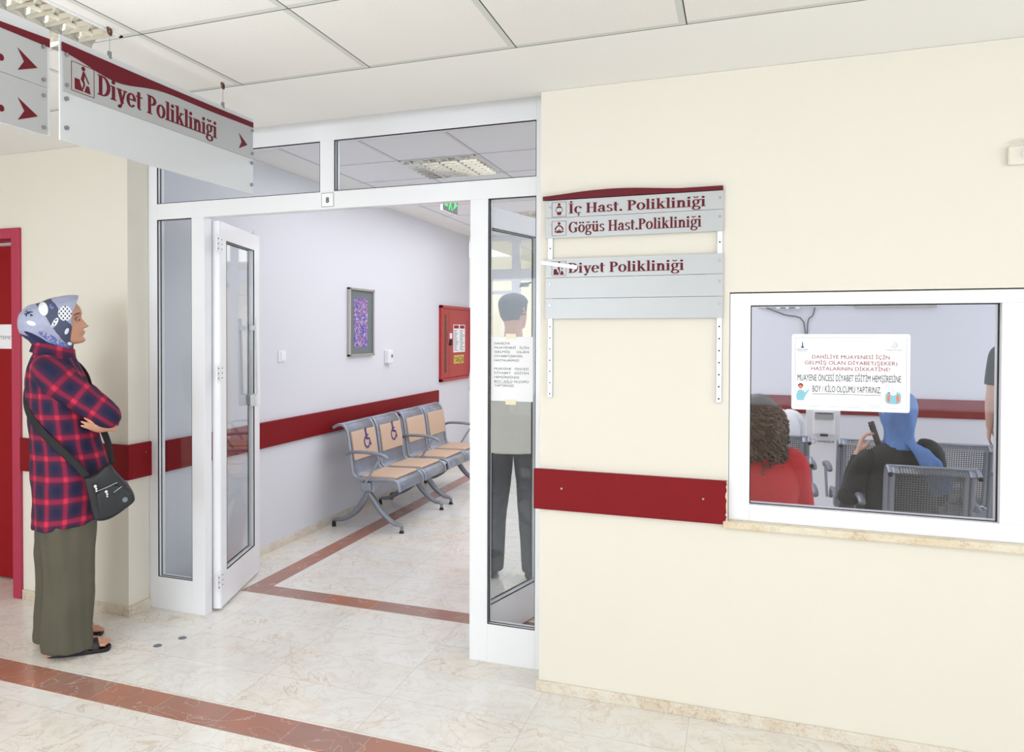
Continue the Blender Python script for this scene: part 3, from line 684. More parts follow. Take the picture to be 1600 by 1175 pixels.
# hanging signs (plane X = -2.0, facing +X): local x runs along +Y
def hang(y0, y1, label, first):
    s = thing('hanging_sign', label, 'sign', (-2.0, y0, 2.148), PI/2, 'double sided clinic signs hung from the hall ceiling')
    w = y1-y0; zt = lambda z: z-2.148
    pl = obj('backing_panel', B(0, w, -.002, .004, 0, .330), M['signwhite'], s, bevel=.0008)
    if first:
        obj('text_panel', B(.010, w-.004, -.0055, -.002, zt(2.303), zt(2.455)), M['signgrey'], s, bevel=.0006)
        lo = []; hi = []
        for i in range(41):
            t = i/40; x_ = .004+t*(w-.008)
            l = zt(2.432)-.034*math.sin(PI*min(1, t*1.35))**1.0*(1 if t < .74 else 0)+.008*t
            if t >= .74: l = zt(2.432)+.008*t
            h = zt(2.456)-.012*t*(1-t)+.006*t
            l = zt(2.432)+(2.396-2.432)*math.exp(-((t-.22)/.15)**2)+(2.424-2.432)*math.exp(-((t-.68)/.2)**2)*.5+.008*t
            lo.append((x_, l)); hi.append((x_, h))
        shapes('burgundy_wave', [[lo[i], lo[i+1], hi[i+1], hi[i]] for i in range(40)], M['signred'], s, -.0075, -.0056)
        serif('lettering', 'Diyet Polikliniği', .150, zt(2.333), .625, .066, M['signred'], s, -.0056)
        shapes('pictogram', frame_sq(.088, zt(2.362), .094, .0016)+pic_stool(.088, zt(2.362), .088), M['signred'], s, -.0066, -.0056)
        shapes('arrow', arrow(.925, .985, zt(2.360), .064), M['signred'], s, -.0066, -.0056)
        screws(s, [(.022, zt(2.420)), (.022, zt(2.325)), (w-.012, zt(2.425)), (w-.012, zt(2.325))], -.0055)
        screws(s, [(.022, zt(2.282)), (.022, zt(2.190)), (w-.012, zt(2.285)), (w-.012, zt(2.19))], -.002, .007, .008)
        wires = ((.209, 2.575), (.825, 2.575))
    else:
        for a, b in ((2.295, 2.440), (2.150, 2.292)):
            obj('text_panel', B(.01, w-.012, -.0055, -.002, zt(a), zt(b)), M['signgrey'], s, bevel=.0006)
            z_ = (a+b)/2; shapes('arrow', arrow(w-.118, w-.048, zt(z_)-.018, .066), M['signred'], s, -.0066, -.0056)
            shapes('text_end', dot(w-.173, zt(z_)-.032, .010), M['signred'], s, -.0066, -.0056)
            serif('lettering', 'Polikliniği', .10, zt(z_)-.035, w-.35, .066, M['signred'], s, -.0056)
            screws(s, [(w-.028, zt(b)-.025), (w-.028, zt(a)+.02)], -.0055)
        shapes('burgundy_wave', [[(w-.20, zt(2.421)), (w-.004, zt(2.421)), (w-.004, zt(2.447)), (w-.20, zt(2.437))], [(.01, zt(2.40)), (w-.20, zt(2.421)), (w-.20, zt(2.437)), (.01, zt(2.437))]], M['signred'], s, -.0075, -.0056)
        wires = ((.2, 2.575), (w-.2, 2.575))
    for x_, z_ in wires:
        bm = NB(); cyl(bm, (x_, .001, .335), (x_, .001, zt(z_)), .0012, 6); wr = obj('hanging_wire', bm, M['wire'], s)
        bm = NB(); bx(bm, x_-.006, x_+.006, -.003, .005, .322, .347); obj('clip', bm, M['screw'], wr)
        bm = NB(); tube(bm, [(x_-.008, .001, zt(z_)), (x_-.004, .001, zt(z_)-.018), (x_+.006, .001, zt(z_)-.022), (x_+.008, .001, zt(z_)-.008), (x_+.002, .001, zt(z_)-.004)], [.004]*5, 8); obj('hook', bm, M['hook'], wr)
hang(1.840, 2.872, 'hanging sign with burgundy wave and seated figure pictogram reading Diyet Polikliniği', True)
hang(.80, 1.802, 'hanging sign cut by the left edge of the frame, with two arrow rows', False)

# ------------------------------------------------------------------ louvre lights
def troffer(x0, y0, w, d, z, label):
    t = thing('louvre_light', label, 'ceiling light', (x0, y0, z-.001), 0)
    bm = NB(); q = .012
    for a in ((0, w, 0, q), (0, w, d-q, d), (0, q, 0, d), (w-q, w, 0, d)): bx(bm, a[0], a[1], a[2], a[3], -.004, 0)
    obj('rim', bm, M['alu'], t)
    obj('reflector_tray', B(q, w-q, q, d-q, -.0012, 0), M['mirror'], t)
    for k in range(4):
        cx = w*(k+.5)/4
        bm = NB(); cyl(bm, (cx, .03, -.010), (cx, d-.03, -.010), .0075, 12); obj('tube_lamp', bm, M['tube'], t)
    # parabolic louvre: long fins and curved cross fins
    bm = NB()
    for k in range(1, 4):
        cx = w*k/4; prof = [(cx-.022, -.001), (cx-.006, -.016), (cx, -.030), (cx+.006, -.016), (cx+.022, -.001)]
        prism(bm, prof, q, d-q)
    for k in range(1, 8):
        cy = d*k/8
        a = [(cy-.016, -.001), (cy-.005, -.014), (cy, -.028), (cy+.005, -.014), (cy+.016, -.001)]
        vs0 = [bm.verts.new((q, y_, z_)) for y_, z_ in a]; vs1 = [bm.verts.new((w-q, y_, z_)) for y_, z_ in a]
        for i in range(4): bm.faces.new((vs0[i], vs0[i+1], vs1[i+1], vs1[i]))
        bm.faces.new(vs0); bm.faces.new(vs1[::-1])
    obj('louvre', bm, M['mirror'], t)
    return t
troffer(-2.535, 1.549+.012, .522, .562, 2.575, 'mirrored louvre ceiling light above the hanging sign')
troffer(-2.206+.024, 4.835, .548, .586, 2.72, 'mirrored louvre ceiling light seen through the upper pane of the screen')
troffer(-2.206+.024, 7.275, .548, .586, 2.72, 'mirrored louvre ceiling light far down the waiting room ceiling')

# ------------------------------------------------------------------ things on the waiting room walls
XL = -3.085
p = thing('framed_picture', 'tall silver framed abstract print on the pale wall', 'picture', (XL, 6.012, 1.345), PI/2)
bm = NB(); w, h, q = .235, .585, .020
for a in ((-w, w, 0, q), (-w, w, h-q, h), (-w, -w+q, 0, h), (w-q, w, 0, h)): bx(bm, a[0], a[1], -.03, 0, a[2], a[3])
obj('frame', bm, M['silver'], p, bevel=.003)
obj('mat_board', B(-w+q, w-q, -.014, -.002, q, h-q), M['matboard'], p)
obj('print', B(-.135, .120, -.0155, -.014, .075, .50), M['abstract'], p)
p = thing('light_switch', 'white rocker light switch on the pale wall beside the open door', 'light switch', (XL, 4.783, 1.375), PI/2)
obj('plate', B(-.048, .048, -.008, 0, -.042, .042), M['whiteplastic'], p, bevel=.003); obj('rocker', B(-.022, .022, -.0125, -.008, -.030, .030), M['alu'], p, bevel=.002)
p = thing('room_thermostat', 'small white thermostat box under and right of the framed picture', 'thermostat', (XL, 6.565, 1.325), PI/2)
obj('housing', B(-.055, .055, -.042, 0, -.062, .062), M['whiteplastic'], p, bevel=.006); obj('dial', bx(NB(), .01, .035, -.047, -.042, -.01, .02), M['greyink'], p)
c = thing('fire_hose_cabinet', 'red fire hose cabinet on the pale wall with paper stickers', 'fire hose cabinet', (XL, 7.905, 1.005), PI/2)
bm = NB(); w, h = 1.02, .85
for a in ((0, w, 0, .035), (0, w, h-.035, h), (0, .05, 0, h), (w-.05, w, 0, h)): bx(bm, a[0], a[1], -.03, 0, a[2], a[3])
obj('frame', bm, M['hosered'], c, bevel=.004)
dr = obj('door', B(.052, w-.052, -.022, 0, .038, h-.038), M['hosered'], c, bevel=.003)
obj('glass_slot', B(.125, .175, -.024, -.022, .10, .75), M['tvblack'], dr); obj('seam', B(.262, .266, -.023, -.0218, .05, .80), M['hole'], dr)
obj('lock', B(.275, .345, -.034, -.022, .40, .47), M['gasket'], dr, bevel=.003); obj('key_box', B(.205, .262, -.026, -.022, .43, .56), M['redframe'], dr)
obj('small_label', B(.285, .36, -.0228, -.022, .48, .54), M['paper'], dr)
lb = obj('instruction_label', B(.40, .80, -.0228, -.022, .32, .64), M['paper'], dr)
for cx in (.42, .62):
    obj('heading', B(cx, cx+.16, -.0234, -.0228, .595, .632), M['redink'], lb)
    bm = NB(); random.seed(int(cx*100))
    for k in range(14): bx(bm, cx, cx+random.uniform(.08, .16), -.0232, -.0228, .34+k*.0175, .347+k*.0175)
    obj('printed_lines', bm, M['greyink'], lb)
yl = obj('yellow_label', B(.42, .76, -.0228, -.022, .19, .285), M['yellow'], dr); text('lettering', 'YANGIN', .43, .20, .32, .075, M['ink'], yl, -.023, bold=.01)
e = thing('exit_sign', 'dark green lit exit sign hanging from the waiting room ceiling', 'exit sign', (-2.2, 5.69, 2.512), PI/2)
obj('housing', B(-.006, .341, -.012, .008, 0, .17), M['whiteplastic'], e, bevel=.004); obj('lit_panel', B(0, .335, -.0135, -.012, .006, .164), M['exitdark'], e)
text('lettering', 'EXIT', .03, .045, .09, .05, M['exitgreen'], e, -.0137, bold=.02); text('lettering', 'ÇIKIŞ', .03, .11, .09, .035, M['exitgreen'], e, -.0137, bold=.02)
shapes('running_figure', dot(.185, .135, .013)+[[(.155, .125), (.175, .12), (.18, .06), (.15, .075)], [(.15, .08), (.165, .07), (.14, .02), (.125, .025)], [(.165, .075), (.18, .065), (.21, .03), (.20, .02)], [(.15, .12), (.155, .11), (.12, .09), (.115, .1)], [(.175, .12), (.175, .11), (.215, .09), (.22, .1)]], M['exitgreen'], e, -.0145, -.0135)
shapes('arrow', arrow(.235, .315, .09, .10), M['exitgreen'], e, -.0145, -.0135)
bm = NB(); cyl(bm, (.08, -.002, .165), (.08, -.002, .207), .004, 8); cyl(bm, (.25, -.002, .165), (.25, -.002, .207), .004, 8); obj('bracket', bm, M['whiteplastic'], e)
# televisions on the back wall
def tv(x0, x1, zb, label, sensor):
    t = thing('wall_television', label, 'television', ((x0+x1)/2, 8.64, zb), 0); w = (x1-x0)/2
    obj('case', B(-w, w, -.05, 0, 0, w*1.15), M['whiteplastic'] if sensor else M['silver'], t, bevel=.006); obj('screen', B(-w+.02, w-.02, -.052, -.05, .03, w*1.15-.02), M['tvblack'], t)
    if sensor:
        sb = obj('sensor_bar', B(-.22, .0, -.075, -.01, -.018, .004), M['whiteplastic'], t, bevel=.004)
        obj('sensor_window', bx(B(-.18, -.13, -.0765, -.074, -.014, -.002), -.10, -.04, -.0765, -.074, -.014, -.002), M['tvblack'], sb)
tv(.16, .955, 1.815, 'white framed wall screen with a sensor bar on the waiting room back wall', True)
tv(1.05, 1.76, 1.80, 'silver framed television right of the white wall screen', False)
for pts, lb in (([(.25, 8.61, 1.81), (.42, 8.615, 1.74), (.60, 8.62, 1.66), (.605, 8.625, 1.20), (.62, 8.625, 1.05), (.68, 8.625, .92)], 'black cable drooping from the white wall screen down the back wall'), ([(.70, 8.62, 1.81), (.68, 8.625, 1.73), (.64, 8.62, 1.68), (.632, 8.625, 1.5), (.632, 8.63, 1.0)], 'second black cable hanging beside the drooping one')):
    bm = NB(); tube(bm, pts, [.006]*len(pts), 8); tag(obj('wall_cable', bm, M['cable'], smooth=True), lb, 'cable')
# sanitiser stand
k = thing('sanitiser_stand', 'white panel stand with a hand sanitiser dispenser behind the benches', 'sanitiser stand', (.69, 7.6, 0))
obj('panel', B(-.135, .135, -.02, .03, .02, 1.30), M['whiteplastic'], k, bevel=.004); obj('base_plate', B(-.19, .19, -.15, .15, 0, .02), M['alu'], k, bevel=.004)
dd = obj('dispenser', B(-.085, .085, -.10, -.02, .66, .87), M['alu'], k, bevel=.012); obj('front_cover', bx(NB(), -.075, .075, -.112, -.10, .80, .86), M['signgrey'], dd); obj('dark_slot', B(-.06, .06, -.114, -.111, .845, .852), M['gasket'], dd)
obj('nozzle', B(-.03, .03, -.112, -.09, .65, .668), M['gasket'], dd)
text('lettering', 'KARABAĞLAR', -.045, .585, .135, .018, M['blueink'], k, -.021, bold=.01)
shapes('ring_logo', [[(a-.08, b+.593) for a, b in p] for p in A_(0, 0, .022, .022, .003, .003, 100, 440, 24)], M['greyink'], k, -.022, -.02)
# dark floor caps
for x_, y_, lb in ((-2.664, 3.022, 'dark round cap in the floor nearer the woman'), (-2.615, 3.145, 'dark round cap in the floor nearer the glazed screen')):
    bm = NB(); cyl(bm, (x_, y_, 0.0), (x_, y_, .0015), .021, 24); tag(obj('floor_cap', bm, M['greyink']), lb, 'floor cap')

# ------------------------------------------------------------------ partition and doors at the far end
fp = D.objects.new('window_3', None); COL.objects.link(fp); fp['kind'] = 'structure'; fp['label'] = 'white glazed partition with a door at the far end of the waiting room'; fp['category'] = 'glazed partition'
bm = NB(); Y0, Y1 = 8.98, 9.04
bx(bm, -3.084, -2.98, Y0-.04, Y1, 0, 2.719); bx(bm, -2.565, -2.465, Y0, Y1, 0, 2.719); 
for xa, xb in ((-2.98, -2.565), (-2.465, -1.62), (-1.52, -1.3)): bx(bm, xa, xb, Y0, Y1, 2.66, 2.719); bx(bm, xa, xb, Y0, Y1, 2.18, 2.32)

bx(bm, -1.62, -1.52, Y0, Y1, 0, 2.719); bx(bm, -2.98, -2.565, Y0, Y1, 0, .9); bx(bm, -1.3, -1.2, Y0, Y1, 0, 2.719); bx(bm, -2.98, -2.565, Y0, Y1, 2.02, 2.06)
obj('partition_frame', bm, M['alu'], fp, bevel=.003)
obj('glass_pane', B(-2.98, -2.565, 9.0, 9.005, .9, 2.66), M['glass'], fp); obj('glass_pane', B(-2.465, -1.3, 9.0, 9.005, 2.32, 2.66), M['glass'], fp)
struct('wall_back_return', B(-1.2, -1.05, 8.8, 9.04, 0, 2.719), M['roomwall'])
cl = thing('door_closer', 'grey door closer arm at the top of the far doorway', 'door closer', (-2.40, 8.97, 2.10))
bm = NB(); bx(bm, -.05, .05, -.03, .0, 0, .05); obj('body', bm, M['greyink'], cl); bm = NB(); tube(bm, [(0, -.03, .02), (-.03, -.1, -.0), (.15, -.3, .03)], [.012]*3, 8, smooth=False); obj('arm', bm, M['greyink'], cl)

# ------------------------------------------------------------------ tandem seats
PR = [(-.268, .795), (-.250, .808), (-.215, .822), (-.180, .820), (-.158, .800), (-.140, .760), (-.128, .70), (-.116, .62), (-.106, .54), (-.098, .48), (-.088, .44), (-.066, .418), (-.03, .410), (.08, .410), (.20, .414), (.262, .412), (.292, .396), (.304, .368), (.306, .330)]
def profile(n=4): return catm(PR, n)
def strip(bm, prof, y0, y1, off=0, th=.004):
    """sheet following the profile"""
    uvl = bm.loops.layers.uv.verify(); P = [Vector((a, 0, b)) for a, b in prof]; N = []
    for i in range(len(P)):
        t = (P[min(i+1, len(P)-1)]-P[max(0, i-1)]).normalized(); N.append(Vector((-t.z, 0, t.x)) * -1)
    # normal towards the sitter
    for i in range(len(N)):
        if N[i].x + N[i].z < 0: N[i] = -N[i]
    L = [0]
    for i in range(1, len(P)): L.append(L[-1]+(P[i]-P[i-1]).length)
    def row(d, y): return [bm.verts.new(P[i]+N[i]*d+Vector((0, y, 0))) for i in range(len(P))]
    a, b, c, d = row(off, y0), row(off, y1), row(off+th, y0), row(off+th, y1)
    for i in range(len(P)-1):
        for q, uu in (((a[i], b[i], b[i+1], a[i+1]), (y0, y1, y1, y0)), ((c[i], d[i], d[i+1], c[i+1]), (y0, y1, y1, y0))):
            f = bm.faces.new(q)
            for lp, u, l in zip(f.loops, uu, (L[i], L[i], L[i+1], L[i+1])): lp[uvl].uv = (u, l)
        bm.faces.new((a[i], c[i], c[i+1], a[i+1])); bm.faces.new((b[i], d[i], d[i+1], b[i+1]))
    bm.faces.new((a[0], b[0], d[0], c[0])); bm.faces.new((a[-1], b[-1], d[-1], c[-1]))
    return bm
def pbetween(i0, i1, n=4): return profile(n)[i0*n:i1*n+1]
def wheelchair(cx, cz, s):
    P = dot(cx-.02*s, cz+.42*s, .08*s)+[[(cx-.09*s, cz+.36*s), (cx+.04*s, cz+.36*s), (cx+.08*s, cz-.04*s), (cx-.05*s, cz-.04*s)]]
    P += [[(cx-.02*s, cz+.02*s), (cx+.26*s, cz+.02*s), (cx+.26*s, cz-.06*s), (cx-.02*s, cz-.06*s)], [(cx+.20*s, cz+.02*s), (cx+.27*s, cz+.02*s), (cx+.38*s, cz-.34*s), (cx+.30*s, cz-.34*s)], [(cx-.0*s, cz+.18*s), (cx+.2*s, cz+.18*s), (cx+.2*s, cz+.12*s), (cx, cz+.12*s)]]
    P += A_(cx-.02*s, cz-.16*s, .28*s, .28*s, .08*s, .08*s, 100, 350, 18)
    return P
def bench(label, loc, rotz, n, pitch, arms, legs, group, pads=True, icons=(), sheet='perf', seat_w=None):
    t = thing('tandem_seat', label, 'waiting seats', loc, rotz, group)
    sw = seat_w or pitch-.035
    for k in range(n):
        y0 = k*pitch; y1 = y0+sw
        se = obj('seat_shell', strip(NB(), profile(), y0+.012, y1-.012), M[sheet], t, smooth=True)
        for yy in (y0+.011, y1-.011):
            bm = NB(); pp = profile(3); tube(bm, [(a, yy, b) for a, b in pp], [.0125]*len(pp), 10, smooth=False); obj('side_tube', bm, M['chairmetal'], se, smooth=True)
            bm = NB(); a = PR[0]; sphere(bm, (a[0]-.004, yy, a[1]-.003), .013, 10, 8); obj('end_cap', bm, M['rubber'], se, smooth=True)
        bm = NB(); strip(bm, pbetween(2, 3), y0+.012, y1-.012, -.001, .012); obj('top_band', bm, M['chairmetal'], se, smooth=True)
        if not pads:
            for i0, i1, a_, b_ in ((0, 12, y0+.02, y0+.055), (0, 12, y1-.055, y1-.02)):
                obj('solid_edge', strip(NB(), pbetween(i0, i1), a_, b_, -.001, .006), M['chairmetal'], se, smooth=True)
        if pads:
            bp = obj('back_pad', strip(NB(), pbetween(5, 8)[0:], y0+.035, y1-.035, .004, .018), M['pad'], t, smooth=False, bevel=.006)
            obj('seat_pad', strip(NB(), pbetween(12, 15), y0+.03, y1-.03, .004, .020), M['pad'], t, bevel=.007)
            if k in icons:
                bm = NB()
                for poly in wheelchair(0, 0, .18):
                    # lay the icon on the leaning pad: local u -> y, v -> up the pad
                    vs = []
                    for (u, v) in poly:
                        z_ = .690+v*.99; x_ = -.128+(.70-z_)*.16+.0255
                        vs.append(bm.verts.new((x_, (y0+y1)/2+u+.03, z_)))
                    bm.faces.new(vs)
                obj('wheelchair_symbol', bm, M['iconblue'], bp)
    W = (n-1)*pitch+sw
    obj('beam', B(-.02, .06, .0, W, .325, .385), M['chairmetal'], t, bevel=.006)
    for yy in legs:
        lg = obj('leg_bracket', B(-.045, .075, yy-.035, yy+.035, .305, .40), M['chairmetal'], t, bevel=.006)
        bm = NB(); tube(bm, [(.01, yy, .30), (.06, yy, .235), (.13, yy, .145), (.22, yy, .075), (.285, yy, .058), (.30, yy, .05)], [.022, .024, .022, .020, .018, .016], 10, rad2=[.020, .026, .024, .018, .014, .012], lat=(0, 1, 0))
        f = obj('front_leg', bm, M['legmetal'], t, smooth=True)
        bm = NB(); cyl(bm, (.296, yy, .022), (.296, yy, .055), .014, 10); obj('leg_end', bm, M['legmetal'], f); bm = NB(); cyl(bm, (.296, yy, 0), (.296, yy, .022), .021, 14, .012); obj('foot_glide', bm, M['rubber'], f)
        bm = NB(); tube(bm, [(.01, yy, .30), (-.03, yy, .225), (-.10, yy, .135), (-.20, yy, .070), (-.28, yy, .055), (-.30, yy, .05)], [.022, .024, .022, .020, .018, .016], 10, rad2=[.020, .026, .024, .018, .014, .012], lat=(0, 1, 0))
        f = obj('rear_leg', bm, M['legmetal'], t, smooth=True)
        bm = NB(); cyl(bm, (-.296, yy, 0), (-.296, yy, .05), .018, 12, .013); obj('foot_glide', bm, M['rubber'], f)
    for yy in arms:
        bm = NB(); tube(bm, [(-.128, yy, .600), (-.08, yy, .618), (.05, yy, .622), (.15, yy, .612), (.20, yy, .596), (.216, yy, .582)], [.019, .021, .022, .021, .019, .014], 12, rad2=[.012, .013, .014, .013, .012, .010], lat=(0, 1, 0), round_ends=True)
        a = obj('armrest', bm, M['legmetal'], t, smooth=True)
        bm = NB(); tube(bm, [(.17, yy, .600), (.10, yy, .50), (.03, yy, .385)], [.009]*3, 8, smooth=False); obj('arm_strut', bm, M['chairmetal'], a)
    return t
g = 'tandem seats along the waiting room wall'
bench('silver two seat bench with tan pads and wheelchair symbols on its backs', (-2.72, 5.355, 0), 0, 2, .515, (-.015,), (.075, .93), g, icons=(0, 1))
bench('silver two seat bench with plain tan pads beyond the wheelchair symbol one', (-2.72, 6.43, 0), 0, 2, .515, (-.02, 1.05), (.09, .93), g)
g2 = 'perforated steel seats in the waiting room behind the service window'
# backs towards the camera: local +x (front) points to +Y, local y runs towards -X
bench('perforated steel seat back nearest the service window at its centre', (1.662, 4.99, 0), PI/2, 2, .487, (1.02, .477), (.2, .8), g2, pads=False, sheet='perfsq', seat_w=.43)
bench('perforated steel seat at left behind the red shirted person', (.395, 5.12, 0), PI/2, 1, .487, (-.02,), (.2,), g2, pads=False, sheet='perfsq', seat_w=.43)
bench('wide perforated steel seat in the far row beyond the blue headscarf', (1.535, 6.08, 0), PI/2, 1, .93, (-.03, .95), (.2, .7), g2, pads=False, sheet='perfsq', seat_w=.91)
bench('perforated steel seat in the far row partly behind the white shirt', (.46, 6.12, 0), PI/2, 1, .9, (-.03,), (.2, .7), g2, pads=False, sheet='perfsq', seat_w=.88)

# ------------------------------------------------------------------ people
HEAD = [(-1.0, .052, .02, .030), (-.93, .088, .035, .042), (-.80, .099, .055, .053), (-.60, .094, .066, .061), (-.42, .096, .075, .067), (-.2, .092, .085, .072), (0, .089, .094, .075), (.15, .087, .100, .076), (.35, .094, .104, .077), (.55, .090, .102, .075), (.75, .075, .086, .065), (.90, .050, .058, .046), (1.0, .012, .012, .010)]
def head(bm, c, s=1.0, nose=1.0, T=None, jaw=0):
    P = catm([(z*.111, a, b, w) for z, a, b, w in HEAD], 6); seg = 72; R = []
    g = lambda d, w: math.exp(-(d/w)**2)
    for z, af, ab, b in P:
        row = []
        for j in range(seg):
            ph = 2*PI*j/seg; cc, ss_ = math.cos(ph), math.sin(ph)
            x_ = (af*math.copysign(abs(cc)**.85, cc) if cc > 0 else ab*cc); y_ = b*ss_
            if cc > 0:
                t = max(0, min(1, (.028-z)/.052))
                if z > -.036: x_ += nose*(.006+.034*t)*g(y_, .009+.008*t)*(1 if z > -.024 else max(0, (z+.036)/.012))
                x_ -= .011*(g(y_-.033, .016)+g(y_+.033, .016))*g(z-.012, .013)
                x_ += .004*g(z-.036, .010)*g(abs(y_)-.028, .022)
                x_ += .008*g(z+.049, .006)*g(y_, .020)+.006*g(z+.062, .006)*g(y_, .018)-.004*g(z+.0555, .0025)*g(y_, .022)
                x_ += .006*g(z+.090, .012)*g(y_, .018)-.005*g(z+.074, .007)*g(y_, .02)
                x_ += jaw*max(0, min(1, (-z-.015)/.03))*g(y_, .05)
                x_ += .004*(g(y_-.045, .02)+g(y_+.045, .02))*g(z+.02, .022)
            p = Vector((x_, y_, z))*s
            if T: p = T @ p
            row.append(bm.verts.new(p+Vector(c)))
        R.append(row)
    for i in range(len(R)-1):
        for j in range(seg): bm.faces.new((R[i][j], R[i][(j+1) % seg], R[i+1][(j+1) % seg], R[i+1][j]))
    bm.faces.new(R[0][::-1]); bm.faces.new(R[-1])
def ears(bm, c, s=1.0, T=None):
    for sd in (-1, 1):
        pts = [Vector((-.002, sd*.074, -.024)), Vector((.0, sd*.081, -.006)), Vector((-.004, sd*.086, .014)), Vector((-.012, sd*.085, .026)), Vector((-.024, sd*.082, .016)), Vector((-.020, sd*.078, -.006)), Vector((-.006, sd*.075, -.022))]
        pts = [(T @ (p*s) if T else p*s)+Vector(c) for p in pts]; tube(bm, pts, [.005*s]*len(pts), 8)
        q = [Vector((-.008, sd*.074, 0)), Vector((-.012, sd*.081, .004))]; q = [(T @ (p*s) if T else p*s)+Vector(c) for p in q]
        tube(bm, q, [.014*s, .012*s], 10, rad2=[.02*s, .018*s], smooth=False)
def hand(bm, wrist, fwd, back, side, curl=(.35, .4, .45, .5), s=1.0, thumb=.6, bend=1.0):
    """fwd = along the fingers, back = away from the palm, side = +1/-1 thumb side"""
    f = Vector(fwd).normalized(); b = Vector(back); b = (b-f*b.dot(f)).normalized(); l = f.cross(b)*side; w = Vector(wrist)
    Mx = lambda a, c, d: w+(f*a+l*c+b*d)*s
    tube(bm, [Mx(-.03, 0, 0), Mx(.0, 0, 0), Mx(.03, .002, .002), Mx(.06, .0, .003), Mx(.09, -.001, .002)], [.027*s, .026*s, .035*s, .041*s, .040*s], 16, rad2=[.021*s, .019*s, .017*s, .015*s, .011*s], lat=l)
    for i, (y_, L, r) in enumerate(((.030, .072, .0088), (.010, .080, .0092), (-.011, .075, .0088), (-.030, .058, .0078))):
        a = 0; P = [Mx(.078, y_*.95, .001)]; p = Mx(.09, y_, .001); P.append(p); d0 = f
        for k, (ln, cu) in enumerate(((.45, .7), (.31, 1.1), (.24, .8))):
            a += curl[i]*cu; d = (d0*math.cos(a)-b*math.sin(a)); d = (d+l*(y_*.9*(1 if k == 0 else .3))).normalized(); p = p+d*(L*ln*s); P.append(p)
        tube(bm, P, [r*s*q for q in (1.1, 1.08, .98, .9, .78)], 10, sub=3, round_ends=True)
    d = (f*.62+l*(.78*thumb+.1)-b*.35).normalized(); p = Mx(.018, .022, -.004); P = [p, p+d*.034*s]
    d2 = (f*.85+l*.35*thumb-b*.35).normalized(); P += [P[-1]+d2*.032*s, P[-1]+d2*.032*s+(f*.95-b*.2).normalized()*.026*s]
    tube(bm, P, [.014*s, .0125*s, .0108*s, .0085*s], 10, sub=3, round_ends=True)
def solid(name, bm, m, parent, vox, smooth=2):
    me = D.meshes.new(name); bmesh.ops.recalc_face_normals(bm, faces=bm.faces); bm.to_mesh(me); bm.free()
    o = link(name, me, m, None); r = o.modifiers.new('remesh', 'REMESH'); r.mode = 'VOXEL'; r.voxel_size = vox; r.use_smooth_shade = True
    s = o.modifiers.new('smooth', 'SMOOTH'); s.iterations = smooth; s.factor = .5
    dg = bpy.context.evaluated_depsgraph_get(); me2 = D.meshes.new_from_object(o.evaluated_get(dg)); o.modifiers.clear(); o.data = me2; me2.name = name; D.meshes.remove(me)
    if not me2.materials: me2.materials.append(m)
    for p in me2.polygons: p.use_smooth = True
    o.parent = parent; return o
def cloth(name, bm, m, parent, noise_=.004, nscale=9, sub=1, label=None):
    from mathutils import noise as mn
    bmesh.ops.recalc_face_normals(bm, faces=bm.faces); bm.normal_update()
    for v in bm.verts:
        q = mn.noise(Vector((v.co.x*nscale, v.co.y*nscale, v.co.z*nscale*.6)))+.5*mn.noise(v.co*nscale*2.3)
        v.co += v.normal*noise_*q
    return obj(name, bm, m, parent, smooth=True, sub=sub, label=label)
def V3(*a): return Vector(a)
def limbs(bm, J, rA=(.05, .04, .026), rL=(.085, .058, .040), legs=True, fs=1.0):
    for s in ('L', 'R'):
        sh, el, wr = J['sh'+s], J['el'+s], J['wr'+s]
        tube(bm, [sh, sh.lerp(el, .5), el, el.lerp(wr, .4), wr], [rA[0]*1.05, rA[0], rA[1], rA[1]*.98, rA[2]], 14, round_ends=True)
        if legs:
            h, k, a, t = J['hip'+s], J['kn'+s], J['an'+s], J['toe'+s]
            tube(bm, [h, h.lerp(k, .5), k, k.lerp(a, .35), a], [rL[0], rL[0]*.88, rL[1], rL[1]*.98, rL[2]], 14, round_ends=True)
            heel = V3(a.x, a.y, .035)-(t-a)*.25; heel.z = .035
            tube(bm, [a+V3(0, 0, .02), V3(a.x, a.y, .055), V3((a.x+t.x)/2, (a.y+t.y)/2, .045), t], [.034*fs, .036*fs, .040*fs, .034*fs], 14, rad2=[.034*fs, .040*fs, .030*fs, .016*fs], round_ends=True)
            sphere(bm, heel, .032*fs, 12, 8)
def torso(bm, J, w=.165, d=.105, inflate=0, pel=1.0):
    P, Cc, Nn = J['pelvis'], J['chest'], J['neck']
    tube(bm, [P-V3(0, 0, .09), P, P.lerp(Cc, .5), Cc, Cc.lerp(Nn, .6), Nn], [w*.75*pel+inflate, w*.98*pel+inflate, w*.86+inflate, w+inflate, w*.80+inflate, .055+inflate], 24, rad2=[d*.8+inflate, d*1.05+inflate, d*.95+inflate, d*1.05+inflate, d*.8+inflate, .052+inflate], lat=(0, 1, 0))

